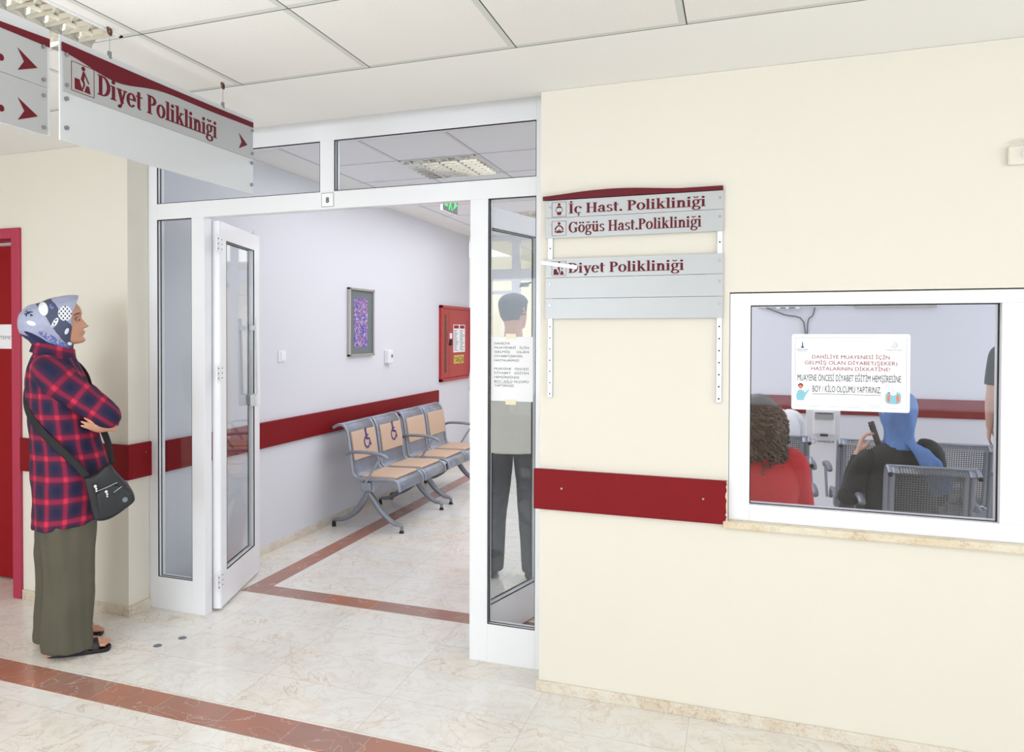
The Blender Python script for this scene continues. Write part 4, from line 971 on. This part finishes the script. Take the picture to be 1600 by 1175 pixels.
# --- the woman in the plaid shirt: x = forward, y = her left, z = up
wo = thing('person', 'person in headscarf and red navy plaid shirt standing with folded arms at left', 'person', (-3.027, 2.883, 0), rad(46.5))
J = dict(pelvis=V3(-.05, 0, .86), chest=V3(-.09, 0, 1.24), neck=V3(-.10, 0, 1.42), shL=V3(-.11, .155, 1.345), shR=V3(-.11, -.155, 1.345), elL=V3(.125, .185, 1.14), elR=V3(.132, -.190, 1.152), wrL=V3(.150, -.125, 1.088), wrR=V3(.12, .09, 1.14),
         hipL=V3(-.06, .09, .84), hipR=V3(-.04, -.09, .84), knL=V3(-.075, .095, .46), knR=V3(-.035, -.10, .46), anL=V3(-.12, .10, .09), anR=V3(-.085, -.10, .09), toeL=V3(.06, .12, .040), toeR=V3(.085, -.10, .040))
bm = NB(); HC = (-.078, 0, 1.596)
head(bm, HC, 1.0, .95, None, .011); tube(bm, [V3(-.085, 0, 1.56), V3(-.09, 0, 1.49), V3(-.10, 0, 1.40)], [.055, .054, .062], 20)
torso(bm, J, .15, .10); limbs(bm, J, rA=(.042, .034, .024))
hand(bm, (.140, -.165, 1.088), (-.86, -.42, .28), (.2, -.9, -.35), -1, curl=(.12, .2, .3, .38), s=.80, thumb=.5)
hand(bm, (.115, .12, 1.145), (-.3, .9, .2), (.8, .2, .1), 1, curl=(.3, .3, .3, .3), s=.8)
# toes of both feet
for s, t in ((1, J['toeL']), (-1, J['toeR'])):
    for i in range(5):
        yy = t.y+s*(-.028+.0145*i)*1.0; r = (.013, .0095, .009, .0085, .008)[i]; ln = (.036, .036, .030, .024, .016)[i]
        tube(bm, [V3(t.x+.006, yy, .034), V3(t.x+.012+ln, yy, .030)], [r, r*.85], 10, smooth=False, round_ends=True)
body = solid('body', bm, M['skin'], wo, .0038, 2)
for s in (-1, 1):
    bm = NB(); sphere(bm, (HC[0]+.078, s*.031, HC[2]+.010), .0105, 16, 12); e_ = obj('eye', bm, M['eye'], wo, smooth=True)
    bm = NB(); sphere(bm, (HC[0]+.0862, s*.0325, HC[2]+.008), .0048, 12, 8); obj('iris', bm, M['iris'], e_, smooth=True)
    bm = NB(); tube(bm, [V3(HC[0]+.091, s*.013, HC[2]+.034), V3(HC[0]+.0885, s*.028, HC[2]+.040), V3(HC[0]+.076, s*.048, HC[2]+.037), V3(HC[0]+.064, s*.058, HC[2]+.028)], [.0022, .0035, .003, .0015], 8); obj('eyebrow', bm, M['brow'], wo, smooth=True)
    bm = NB(); tube(bm, [V3(HC[0]+.082, s*.019, HC[2]+.010), V3(HC[0]+.0865, s*.031, HC[2]+.0165), V3(HC[0]+.075, s*.045, HC[2]+.010)], [.0018, .0026, .0018], 8); obj('eyelid', bm, M['skin'], wo, smooth=True)
bm = NB(); tube(bm, [V3(HC[0]+.088, -.022, HC[2]-.055), V3(HC[0]+.104, -.012, HC[2]-.0525), V3(HC[0]+.1085, 0, HC[2]-.0535), V3(HC[0]+.104, .012, HC[2]-.0525), V3(HC[0]+.088, .022, HC[2]-.055)], [.001, .0036, .0046, .0036, .001], 8); obj('lips', bm, M['lip'], wo, smooth=True)
# headscarf: rings stacked from the face opening to the back of the bun
bm = NB(); rings = []
SCF = [(.008, 1.722, 1.520, .080, -.045), (-.012, 1.724, 1.470, .092, -.040), (-.045, 1.724, 1.452, .100, -.028), (-.085, 1.718, 1.445, .106, -.018), (-.127, 1.704, 1.448, .106, -.012), (-.168, 1.682, 1.462, .098, -.008), (-.205, 1.672, 1.496, .086, -.004), (-.232, 1.652, 1.518, .068, 0), (-.250, 1.628, 1.542, .046, 0), (-.259, 1.600, 1.570, .014, 0)]
seg = 56; uvl = bm.loops.layers.uv.verify()
for (u_, zt, zb, hw, tl) in catm(SCF, 5):
    row = []
    for j in range(seg):
        a = 2*PI*j/seg; c_, s_ = math.cos(a), math.sin(a)
        zc, zr = (zt+zb)/2, (zt-zb)/2; w_ = hw*(1-.28*max(0, -s_)**1.5)
        pe = .006 if False else 0
        row.append(bm.verts.new((u_+tl*(-s_ if s_ < 0 else -.15*s_)*1.0*(1 if s_ < 0 else 0)*0+tl*(1-max(0, s_))*.62, w_*math.copysign(abs(c_)**.85, c_), zc+zr*s_+.003*math.sin(9*a+u_*40))))
    rings.append(row)
for i in range(len(rings)-1):
    for j in range(seg): bm.faces.new((rings[i][j], rings[i][(j+1) % seg], rings[i+1][(j+1) % seg], rings[i+1][j]))
bm.faces.new(rings[-1])
# inner lip so the cloth has thickness at the face opening
inner = [bm.verts.new(v.co+Vector((-.012, -v.co.y*.06, (1.60-v.co.z)*.05))) for v in rings[0]]; inner2 = [bm.verts.new(v.co+Vector((-.03, 0, 0))) for v in inner]
for j in range(seg):
    k = (j+1) % seg; bm.faces.new((rings[0][j], inner[j], inner[k], rings[0][k])); bm.faces.new((inner[j], inner2[j], inner2[k], inner[k]))
sf = cloth('headscarf', bm, M['scarf'], wo, .004, 11, 1)
bm = NB(); loft(bm, [(-.105, 0, 1.415, .092, .10, -.02), (-.102, 0, 1.45, .086, .085, -.025), (-.098, 0, 1.478, .082, .080, -.025), (-.092, 0, 1.51, .080, .078, -.01), (-.09, 0, 1.55, .075, .078, 0)], 40, 4)
cloth('scarf_neck_wrap', bm, M['scarf'], wo, .007, 16, 1)
# plaid shirt
bm = NB()
loft(bm, [(-.050, 0, .638, .148, .180, .022), (-.048, 0, .625, .154, .188, .024), (-.040, 0, .66, .166, .195, .018), (-.035, 0, .75, .174, .196, .01), (-.034, 0, .86, .178, .19), (-.046, 0, .95, .168, .18), (-.058, 0, 1.03, .155, .172), (-.070, 0, 1.14, .152, .178), (-.080, 0, 1.24, .146, .188), (-.092, 0, 1.33, .132, .182), (-.102, 0, 1.385, .114, .155), (-.106, 0, 1.425, .096, .110), (-.105, 0, 1.458, .084, .084), (-.103, 0, 1.468, .078, .078)], 72, 4, per=1.14, wob=lambda a, z: .03*math.sin(7*a+2*z*9)*max(0, (.95-z))*1.4)
sh = cloth('plaid_shirt', bm, M['plaid'], wo, .013, 8, 1)
for s, sd in (('R', -1), ('L', 1)):
    bm = NB(); a, b, c_ = J['sh'+s], J['el'+s], J['wr'+s]
    e1 = b+(b-a).normalized()*.012
    tube(bm, [a+V3(-.02, -sd*.05, .02), a+V3(0, sd*.01, .005), a.lerp(b, .35)+V3(-.008, sd*.012, 0), a.lerp(b, .72)+V3(0, sd*.008, -.004), e1, e1.lerp(c_, .3)+V3(-.008, 0, 0), c_.lerp(e1, .22)], [.062, .080, .078, .068, .060, .053, .045], 28, sub=5, uvp=.44, rad2=[.075, .088, .080, .068, .058, .05, .042], uv0=(.03, .02))
    cloth('sleeve', bm, M['plaid'], sh, .013, 13, 1)
bm = NB(); loft(bm, [(-.104, 0, 1.425, .106, .124, -.026), (-.103, 0, 1.45, .098, .104, -.026), (-.101, 0, 1.480, .092, .092, -.020)], 48, 4, caps=(False, False), per=.5); co = cloth('collar', bm, M['plaid'], sh, .0015); sd_ = co.modifiers.new('solid', 'SOLIDIFY'); sd_.thickness = .004
# wide trousers
for (u_, v_, nm_) in ((-.030, -.092, 'R'), (-.078, .085, 'L')):
    bm = NB(); loft(bm, [(-.045, v_*.72, .70, .125, .105), (u_*.6-.02, v_*.85, .60, .122, .105), (u_-.006, v_, .45, .118, .098), (u_-.010, v_, .28, .112, .096), (u_-.014, v_, .12, .112, .098), (u_-.016, v_, .040, .114, .100, -.004), (u_-.016, v_, .034, .104, .09, -.004)], 48, 5, per=.7, wob=lambda a, z: .04*math.sin(5*a+3.0*(nm_ == 'R')+z*4)+.022*math.sin(11*a+z*6))
    cloth('trouser_leg', bm, M['olive'], wo, .013, 7, 1)
# sandals
for s, a_, t_ in ((1, J['anL'], J['toeL']), (-1, J['anR'], J['toeR'])):
    x0, x1 = a_.x-.050, t_.x+.058; yc = t_.y; sl = []
    for t in [i/28 for i in range(29)]:
        x_ = x0+(x1-x0)*t; w_ = .034*math.sin(PI*min(1, t*2.2)/2)**.5 if t < .4 else .034+.012*math.sin(PI*(t-.4)/1.0)
        w_ *= (1 if t < .88 else math.sqrt(max(0, 1-((t-.88)/.12)**2))); w_ = max(w_, .004); sl.append((x_, w_))
    bm = NB(); lo = [bm.verts.new((x_, yc+w_, .0)) for x_, w_ in sl]+[bm.verts.new((x_, yc-w_, .0)) for x_, w_ in sl[::-1]]
    hi = [bm.verts.new((q.co.x, q.co.y, .018+.012*max(0, min(1, 1-(q.co.x-x0)/.12)))) for q in lo]; n_ = len(lo)
    bm.faces.new(lo[::-1]); bm.faces.new(hi)
    for i in range(n_): bm.faces.new((lo[i], lo[(i+1) % n_], hi[(i+1) % n_], hi[i]))
    so = obj('sandal', bm, M['sandal'], wo, bevel=.002)
    for sx, wd in ((t_.x-.012, .016), (t_.x-.052, .011), (a_.x-.0, .012)):
        bm = NB(); hgt = .058 if sx > 0 else .066
        if sx < 0: hgt = .085
        tube(bm, [V3(sx, yc-.044, .018), V3(sx, yc-.040, hgt*.65), V3(sx-.004, yc-.018, hgt), V3(sx-.004, yc+.018, hgt), V3(sx, yc+.040, hgt*.65), V3(sx, yc+.044, .018)], [wd]*6, 10, rad2=[.0028]*6, lat=(1, 0, 0), sub=4)
        obj('strap', bm, M['sandal'], so, smooth=True)
# shoulder bag
bag = thing('shoulder_bag', 'black nylon shoulder bag with small white charms hanging at the hip of the plaid shirt', 'bag', (-3.027, 2.883, 0), rad(46.5))
def pillow(bm, poly, yc, th, rows=4):
    cx = sum(p[0] for p in poly)/len(poly); cz = sum(p[1] for p in poly)/len(poly); P = catm([(*p, 0) for p in poly+[poly[0]]], 4)[:-1]; lay = []
    for k in range(rows*2+1):
        t = -1+k/rows; sc_ = max(.12, (1-abs(t)**2.6)**.5) if abs(t) < 1 else .5
        sc_ = (.80, .93, .985, 1, 1, 1, .985, .93, .80)[k] if rows == 4 else sc_
        yy = yc+th*(-1, -.93, -.75, -.4, 0, .4, .75, .93, 1)[k]
        lay.append([bm.verts.new((cx+(p[0]-cx)*sc_, yy, cz+(p[1]-cz)*sc_)) for p in P])
    n_ = len(P)
    for i in range(len(lay)-1):
        for j in range(n_): bm.faces.new((lay[i][j], lay[i][(j+1) % n_], lay[i+1][(j+1) % n_], lay[i+1][j]))
    bm.faces.new(lay[0]); bm.faces.new(lay[-1][::-1]); return bm
bm = NB(); pillow(bm, [(.022, .872), (.075, .885), (.130, .930), (.160, .890), (.215, .820), (.243, .765), (.238, .735), (.195, .705), (.150, .678), (.098, .664), (.062, .680), (.045, .760)], -.235, .050); cloth('bag_body', bm, M['bag'], bag, .005, 12)
bm = NB(); pillow(bm, [(.075, .80), (.15, .835), (.205, .80), (.228, .765), (.222, .740), (.18, .708), (.13, .685), (.092, .69)], -.285, .016); fp_ = cloth('front_pocket', bm, M['bag'], bag, .003, 14)
bm = NB(); tube(bm, [V3(.075, -.293, .808), V3(.12, -.302, .826), V3(.165, -.30, .845)], [.0016]*3, 6); obj('zip', bm, M['rail'], fp_)
bm = NB(); tube(bm, [V3(.15, -.301, .80), V3(.185, -.300, .825)], [.0013]*2, 6); obj('zip', bm, M['rail'], fp_)
for x_, z_ in ((.072, .835), (.118, .806)):
    bm = NB(); sphere(bm, (x_, -.303, z_), .007, 10, 8); sphere(bm, (x_+.004, -.303, z_-.012), .005, 8, 6); sphere(bm, (x_+.004, -.303, z_-.022), .004, 8, 6); obj('white_charm', bm, M['whiteplastic'], bag, smooth=True)
bm = NB(); cyl(bm, (.198, -.3005, .762), (.198, -.3025, .762), .012, 20); obj('round_badge', bm, M['greyink'], bag)
bm = NB(); tube(bm, [V3(.04, -.232, .865), V3(-.005, -.212, .925), V3(-.080, -.192, 1.005), V3(-.150, -.158, 1.080), V3(-.200, -.098, 1.150), V3(-.224, -.02, 1.215), V3(-.222, .06, 1.290), V3(-.185, .11, 1.365), V3(-.11, .135, 1.408), V3(-.03, .125, 1.40), V3(.035, .085, 1.33), V3(.065, .03, 1.22), V3(.10, -.06, 1.10), V3(.135, -.14, 1.0), V3(.145, -.22, .92)], [.018]*15, 10, rad2=[.003]*15, lat=(.42, -.05, .8), sub=5); obj('bag_strap', bm, M['black'], bag, smooth=True)

# --- generic figures
def stand(H, w=.185, armout=.06, face=0):
    k = H/1.78
    return dict(pelvis=V3(0, 0, .95*k), chest=V3(.01, 0, 1.30*k), neck=V3(-.01, 0, 1.50*k), shL=V3(0, w, 1.43*k), shR=V3(0, -w, 1.43*k), elL=V3(-.02, w+armout, 1.13*k), elR=V3(-.02, -w-armout, 1.13*k), wrL=V3(.05, w+armout*1.1, .89*k), wrR=V3(.05, -w-armout*1.1, .89*k),
                hipL=V3(0, .09, .93*k), hipR=V3(0, -.09, .93*k), knL=V3(.01, .11, .50*k), knR=V3(.01, -.11, .50*k), anL=V3(-.02, .13, .09), anR=V3(-.02, -.13, .09), toeL=V3(.15, .16, .03), toeR=V3(.15, -.16, .03), head=V3(.005, 0, 1.668*k))
def sit(z0=.47, lean=.02, w=.17):
    return dict(pelvis=V3(0, 0, z0+.09), chest=V3(lean*.6, 0, z0+.36), neck=V3(lean, 0, z0+.54), shL=V3(lean*.9, w, z0+.47), shR=V3(lean*.9, -w, z0+.47), elL=V3(.06, w+.05, z0+.20), elR=V3(.06, -w-.05, z0+.20), wrL=V3(.28, .10, z0+.14), wrR=V3(.28, -.10, z0+.14),
                hipL=V3(.02, .09, z0+.06), hipR=V3(.02, -.09, z0+.06), knL=V3(.44, .10, z0+.03), knR=V3(.44, -.10, z0+.03), anL=V3(.46, .11, .09), anR=V3(.46, -.11, .09), toeL=V3(.62, .12, .035), toeR=V3(.62, -.12, .035), head=V3(lean+.015, 0, z0+.71))
def figure(label, loc, rz, J, shirt, trousers, skin='skin2', sleeve=.6, turn=0, vox=.006, hands=True, w=.165, shoes='black', hem=None):
    t = thing('person', label, 'person', loc, rz)
    T = Matrix.Rotation(turn, 3, 'Z'); bm = NB(); h = J['head']
    head(bm, h, 1.0, 1.0, T); ears(bm, h, 1.0, T); tube(bm, [h+V3(-.02, 0, -.04), J['neck'].lerp(h, .3), J['neck']-V3(0, 0, .04)], [.055, .056, .066], 18)
    torso(bm, J, w, .105); limbs(bm, J, fs=.72)
    for s, sd in (('L', 1), ('R', -1)):
        f = (J['wr'+s]-J['el'+s]).normalized()
        if ('hd'+s) in J: hand(bm, J['wr'+s], *J['hd'+s])
        else: hand(bm, J['wr'+s]+f*.01, f, V3(0, sd, .1), 1 if s == 'L' else -1, curl=(.25, .3, .35, .4), s=.95)
    solid('body', bm, M[skin], t, vox, 2)
    for s in (-1, 1):
        bm = NB(); sphere(bm, T @ V3(.079, s*.032, .010)+h, .0108, 12, 8); obj('eye', bm, M['iris'], t, smooth=True)
    bm = NB(); P, Cc, Nn = J['pelvis'], J['chest'], J['neck']; q = .022
    lo = P-V3(0, 0, hem if hem is not None else .12)
    tube(bm, [lo, P, P.lerp(Cc, .5), Cc, Cc.lerp(Nn, .55), Cc.lerp(Nn, .85), Nn+V3(0, 0, .0)], [w*1.0+q, w*1.02+q, w*.92+q, w+q*1.2, w*.92+q, w*.55+q, .058+q*.4], 32, rad2=[.11+q, .112+q, .105+q, .112+q, .095+q, .075+q, .056+q*.4], lat=(0, 1, 0), sub=5)
    sh = cloth('shirt', bm, M[shirt], t, .010, 9)
    for s, sd in (('L', 1), ('R', -1)):
        a, b, c_ = J['sh'+s], J['el'+s], J['wr'+s]
        pts = [a+V3(0, -sd*.05, .012), a+V3(0, sd*.0, .0), a.lerp(b, .5)]; rr = [.06, .074, .066]
        if sleeve <= 1: pts.append(a.lerp(b, sleeve)); rr.append(.060)
        else: pts += [b, b.lerp(c_, .5), b.lerp(c_, .93)]; rr += [.056, .048, .038]
        bm = NB(); tube(bm, pts, rr, 20, sub=5)
        if sleeve > 1: sphere(bm, b, .060, 20, 14)
        cloth('sleeve', bm, M[shirt], sh, .007, 14)
    for s, sd in (('L', 1), ('R', -1)):
        a, b, c_ = J['hip'+s], J['kn'+s], J['an'+s]; bm = NB()
        tube(bm, [a+V3(0, -sd*.02, .06), a, a.lerp(b, .5), b, b.lerp(c_, .5), c_-V3(0, 0, .055)], [.10, .108, .096, .084, .076, .074], 22, sub=5); cloth('trouser_leg', bm, M[trousers], t, .008, 8)
        to = J['toe'+s]; bm = NB(); d = (to-c_); d.z = 0; d.normalize()
        tube(bm, [V3(c_.x, c_.y, .04)-d*.065, V3(c_.x, c_.y, .045), V3(c_.x, c_.y, .042)+d*.08, V3(to.x, to.y, .032), V3(to.x, to.y, .026)+d*.05], [.034, .042, .046, .044, .028], 16, rad2=[.036, .044, .036, .028, .018], sub=4, lat=V3(-d.y, d.x, 0)); obj('shoe', bm, M['sandal'], t, smooth=True)
    return t, T
def cap_hair(t, h, T, m, low=-.02, front=.35, thick=.010):
    bm = NB(); P = catm([(z*.111, a, b, w) for z, a, b, w in HEAD], 4); seg = 48; R = []
    for z, af, ab, b in P:
        if z < -.06: continue
        row = []
        for j in range(seg):
            ph = 2*PI*j/seg; cc, ss_ = math.cos(ph), math.sin(ph)
            k = 1 if (z > .055 or cc < front*(z+.12)/.12-.1) else -1
            th = thick if k > 0 else -.014
            if z < low and cc > -.35: th = -.014
            if th > 0: th *= max(-.2, min(1, (z+.058)/.035))
            row.append(bm.verts.new(T @ V3((af if cc > 0 else ab)*cc*(1+th/.09), b*ss_*(1+th/.075), z*(1+max(0, th)/.10))+h))
        R.append(row)
    for i in range(len(R)-1):
        for j in range(seg): bm.faces.new((R[i][j], R[i][(j+1) % seg], R[i+1][(j+1) % seg], R[i+1][j]))
    bm.faces.new(R[0][::-1]); bm.faces.new(R[-1]); return obj('hair', bm, m, t, smooth=True)

J1 = stand(1.79, .19, .045); t1, T1 = figure('person in pale loose shirt and charcoal trousers standing behind the right sidelight', (-1.335, 4.72, 0), rad(98), J1, 'shirtbeige', 'darktrousers', 'skin', .9, rad(-28), .006, w=.18, hem=.17)
cap_hair(t1, J1['head'], T1, M['hairgrey'])
# red shirted person on a stool close to the window
J2 = sit(.44, .03, .165); J2['head'] = V3(.03, 0, 1.105); t2, T2 = figure('person in red shirt with long dark curly hair seated just inside the service window', (.085, 4.08, 0), rad(97), J2, 'redshirt', 'darktrousers', 'skin2', .95, rad(10), .007, w=.175)
bm = NB(); random.seed(5); h = J2['head']
P = [(.0, 0, .112), (-.01, 0, .10), (-.02, 0, .05), (-.03, 0, -.02), (-.045, 0, -.10), (-.06, 0, -.17), (-.07, 0, -.215)]
tube(bm, [h+V3(*p) for p in P], [.02, .075, .104, .112, .112, .095, .04], 32, rad2=[.02, .08, .108, .098, .070, .05, .02], lat=(0, 1, 0), sub=5)
def hair_r(z): return .113*math.sqrt(max(.02, 1-(z/.122)**2)) if z > 0 else .113-.10*max(0, -z-.10)
for k in range(420):
    a = random.uniform(.55*PI, 1.45*PI) if k % 5 else random.uniform(.3*PI, 1.7*PI); zt = random.uniform(-.06, .118) if k % 2 else random.uniform(.06, .119); pts = []
    L = random.uniform(.10, .19); ph = random.uniform(0, 6.28); sp = .010+.005*math.sin(k); aa = a
    for i in range(23):
        t = i/22; z_ = max(zt-L*t*(1 if zt < .06 else .9), -.235); r0 = hair_r(z_)+.004+.012*t; q = min(1, i/4)
        pts.append(h+V3(r0*math.cos(aa)-.03*(zt-z_)/.2-.01, r0*math.sin(aa)*.98, z_)+V3(sp*math.cos(ph+t*25), sp*math.sin(ph+t*25), sp*.5*math.sin(ph*2+t*25))*q)
    tube(bm, pts, [.0048]*22+[.002], 5, smooth=False)
obj('curly_hair', bm, M['hairdark'], t2, smooth=True)
st = thing('stool', 'plain grey stool under the red shirted person', 'stool', (.085, 4.10, 0))
bm = NB(); cyl(bm, (0, 0, .37), (0, 0, .405), .17, 32); obj('seat', bm, M['chairmetal'], st, bevel=.005)
for k in range(4):
    a = PI/4+k*PI/2; bm = NB(); cyl(bm, (.12*math.cos(a), .12*math.sin(a), .372), (.16*math.cos(a), .16*math.sin(a), 0), .012, 10); obj('leg', bm, M['legmetal'], st)
# blue headscarf
J3 = sit(.415, .06, .17); J3['head'] = V3(.07, .0, 1.09); J3['shL'] = V3(.04, .165, .80); J3['shR'] = V3(.04, -.165, .865); J3['neck'] = V3(.05, 0, .92); J3['chest'] = V3(.03, 0, .73); J3['elL'] = V3(.06, .262, .60); J3['wrL'] = V3(.115, .185, .845); J3['hdL'] = ((-.10, -.15, .95), (.25, .9, .1), 1, (.55, .6, .65, .7), .95, .5)
t3, T3 = figure('person in black with a blue headscarf holding a phone to the ear behind the window', (.865, 5.055, 0), rad(103), J3, 'black', 'black', 'skin2', 1.5, rad(8), .006, w=.175)
bm = NB(); h = J3['head']
loft(bm, [(h.x-.035, 0, h.z-.205, .105, .105), (h.x-.035, 0, h.z-.17, .092, .082), (h.x-.028, 0, h.z-.12, .092, .072), (h.x-.02, 0, h.z-.05, .108, .084), (h.x-.018, 0, h.z+.03, .120, .090), (h.x-.018, 0, h.z+.09, .100, .080), (h.x-.012, 0, h.z+.122, .05, .04), (h.x-.01, 0, h.z+.126, .01, .01)], 40, 5, wob=lambda a, z: .035*math.sin(6*a+z*30)+.02*math.sin(11*a-z*40))
for v in bm.verts:     # open the cloth over the face
    d = V3(v.co.x-h.x, v.co.y, v.co.z-h.z)
    if d.x > .03 and abs(d.y) < .055 and -.10 < d.z < .07: v.co.x = h.x+.045
cloth('headscarf', bm, M['bluescarf'], t3, .006, 14)
bm = NB(); tube(bm, [V3(h.x-.10, -.02, h.z-.16), V3(h.x-.155, -.06, h.z-.20), V3(h.x-.185, -.10, h.z-.27), V3(h.x-.19, -.14, h.z-.36), V3(h.x-.185, -.17, h.z-.44)], [.035, .05, .055, .062, .066], 20, rad2=[.02, .022, .018, .014, .010], lat=(0, 1, .35), sub=6); cloth('scarf_tail', bm, M['bluescarf'], t3, .012, 22)
ph = thing('mobile_phone', 'dark mobile phone held up beside the blue headscarf', 'phone', (.742, 5.150, .955), rad(103))
T_ = Matrix.Rotation(rad(-14), 4, 'X') @ Matrix.Rotation(rad(12), 4, 'Y')
obj('phone_case', B(-.037, .037, -.005, .005, -.075, .075, T=T_), M['phone'], ph, bevel=.003); obj('screen', B(-.033, .033, -.0062, -.005, -.07, .07, T=T_), M['tvblack'], ph)
bm = NB(); 
for dz in (0, -.018): q = T_ @ V3(.018, .0055, .052+dz); sphere(bm, q, .007, 10, 8)
obj('camera_lens', bm, M['gasket'], ph)
# white shirt, bent forward in the far row
J4 = sit(.42, .22, .165); J4['head'] = V3(.42, 0, .86); J4['neck'] = V3(.27, 0, .93); J4['chest'] = V3(.08, 0, .84); J4['shL'] = V3(.16, .165, .90); J4['shR'] = V3(.16, -.165, .90); J4['elL'] = V3(.28, .21, .60); J4['elR'] = V3(.28, -.21, .60); J4['wrL'] = V3(.45, .08, .56); J4['wrR'] = V3(.45, -.08, .56)
t4, T4 = figure('person in white shirt bending forward in the far row beyond the curly hair', (.215, 6.16, 0), rad(92), J4, 'whiteshirt', 'darktrousers', 'skin2', .95, 0, .007, w=.18)
cap_hair(t4, J4['head'], T4, M['hairdark'])
J5 = stand(1.74, .19, .05); t5, T5 = figure('person in black short sleeved shirt, only a bare arm showing past the window frame', (1.94, 6.62, 0), rad(80), J5, 'black', 'darktrousers', 'skin2', .78, 0, .007)
cap_hair(t5, J5['head'], T5, M['hairdark'])
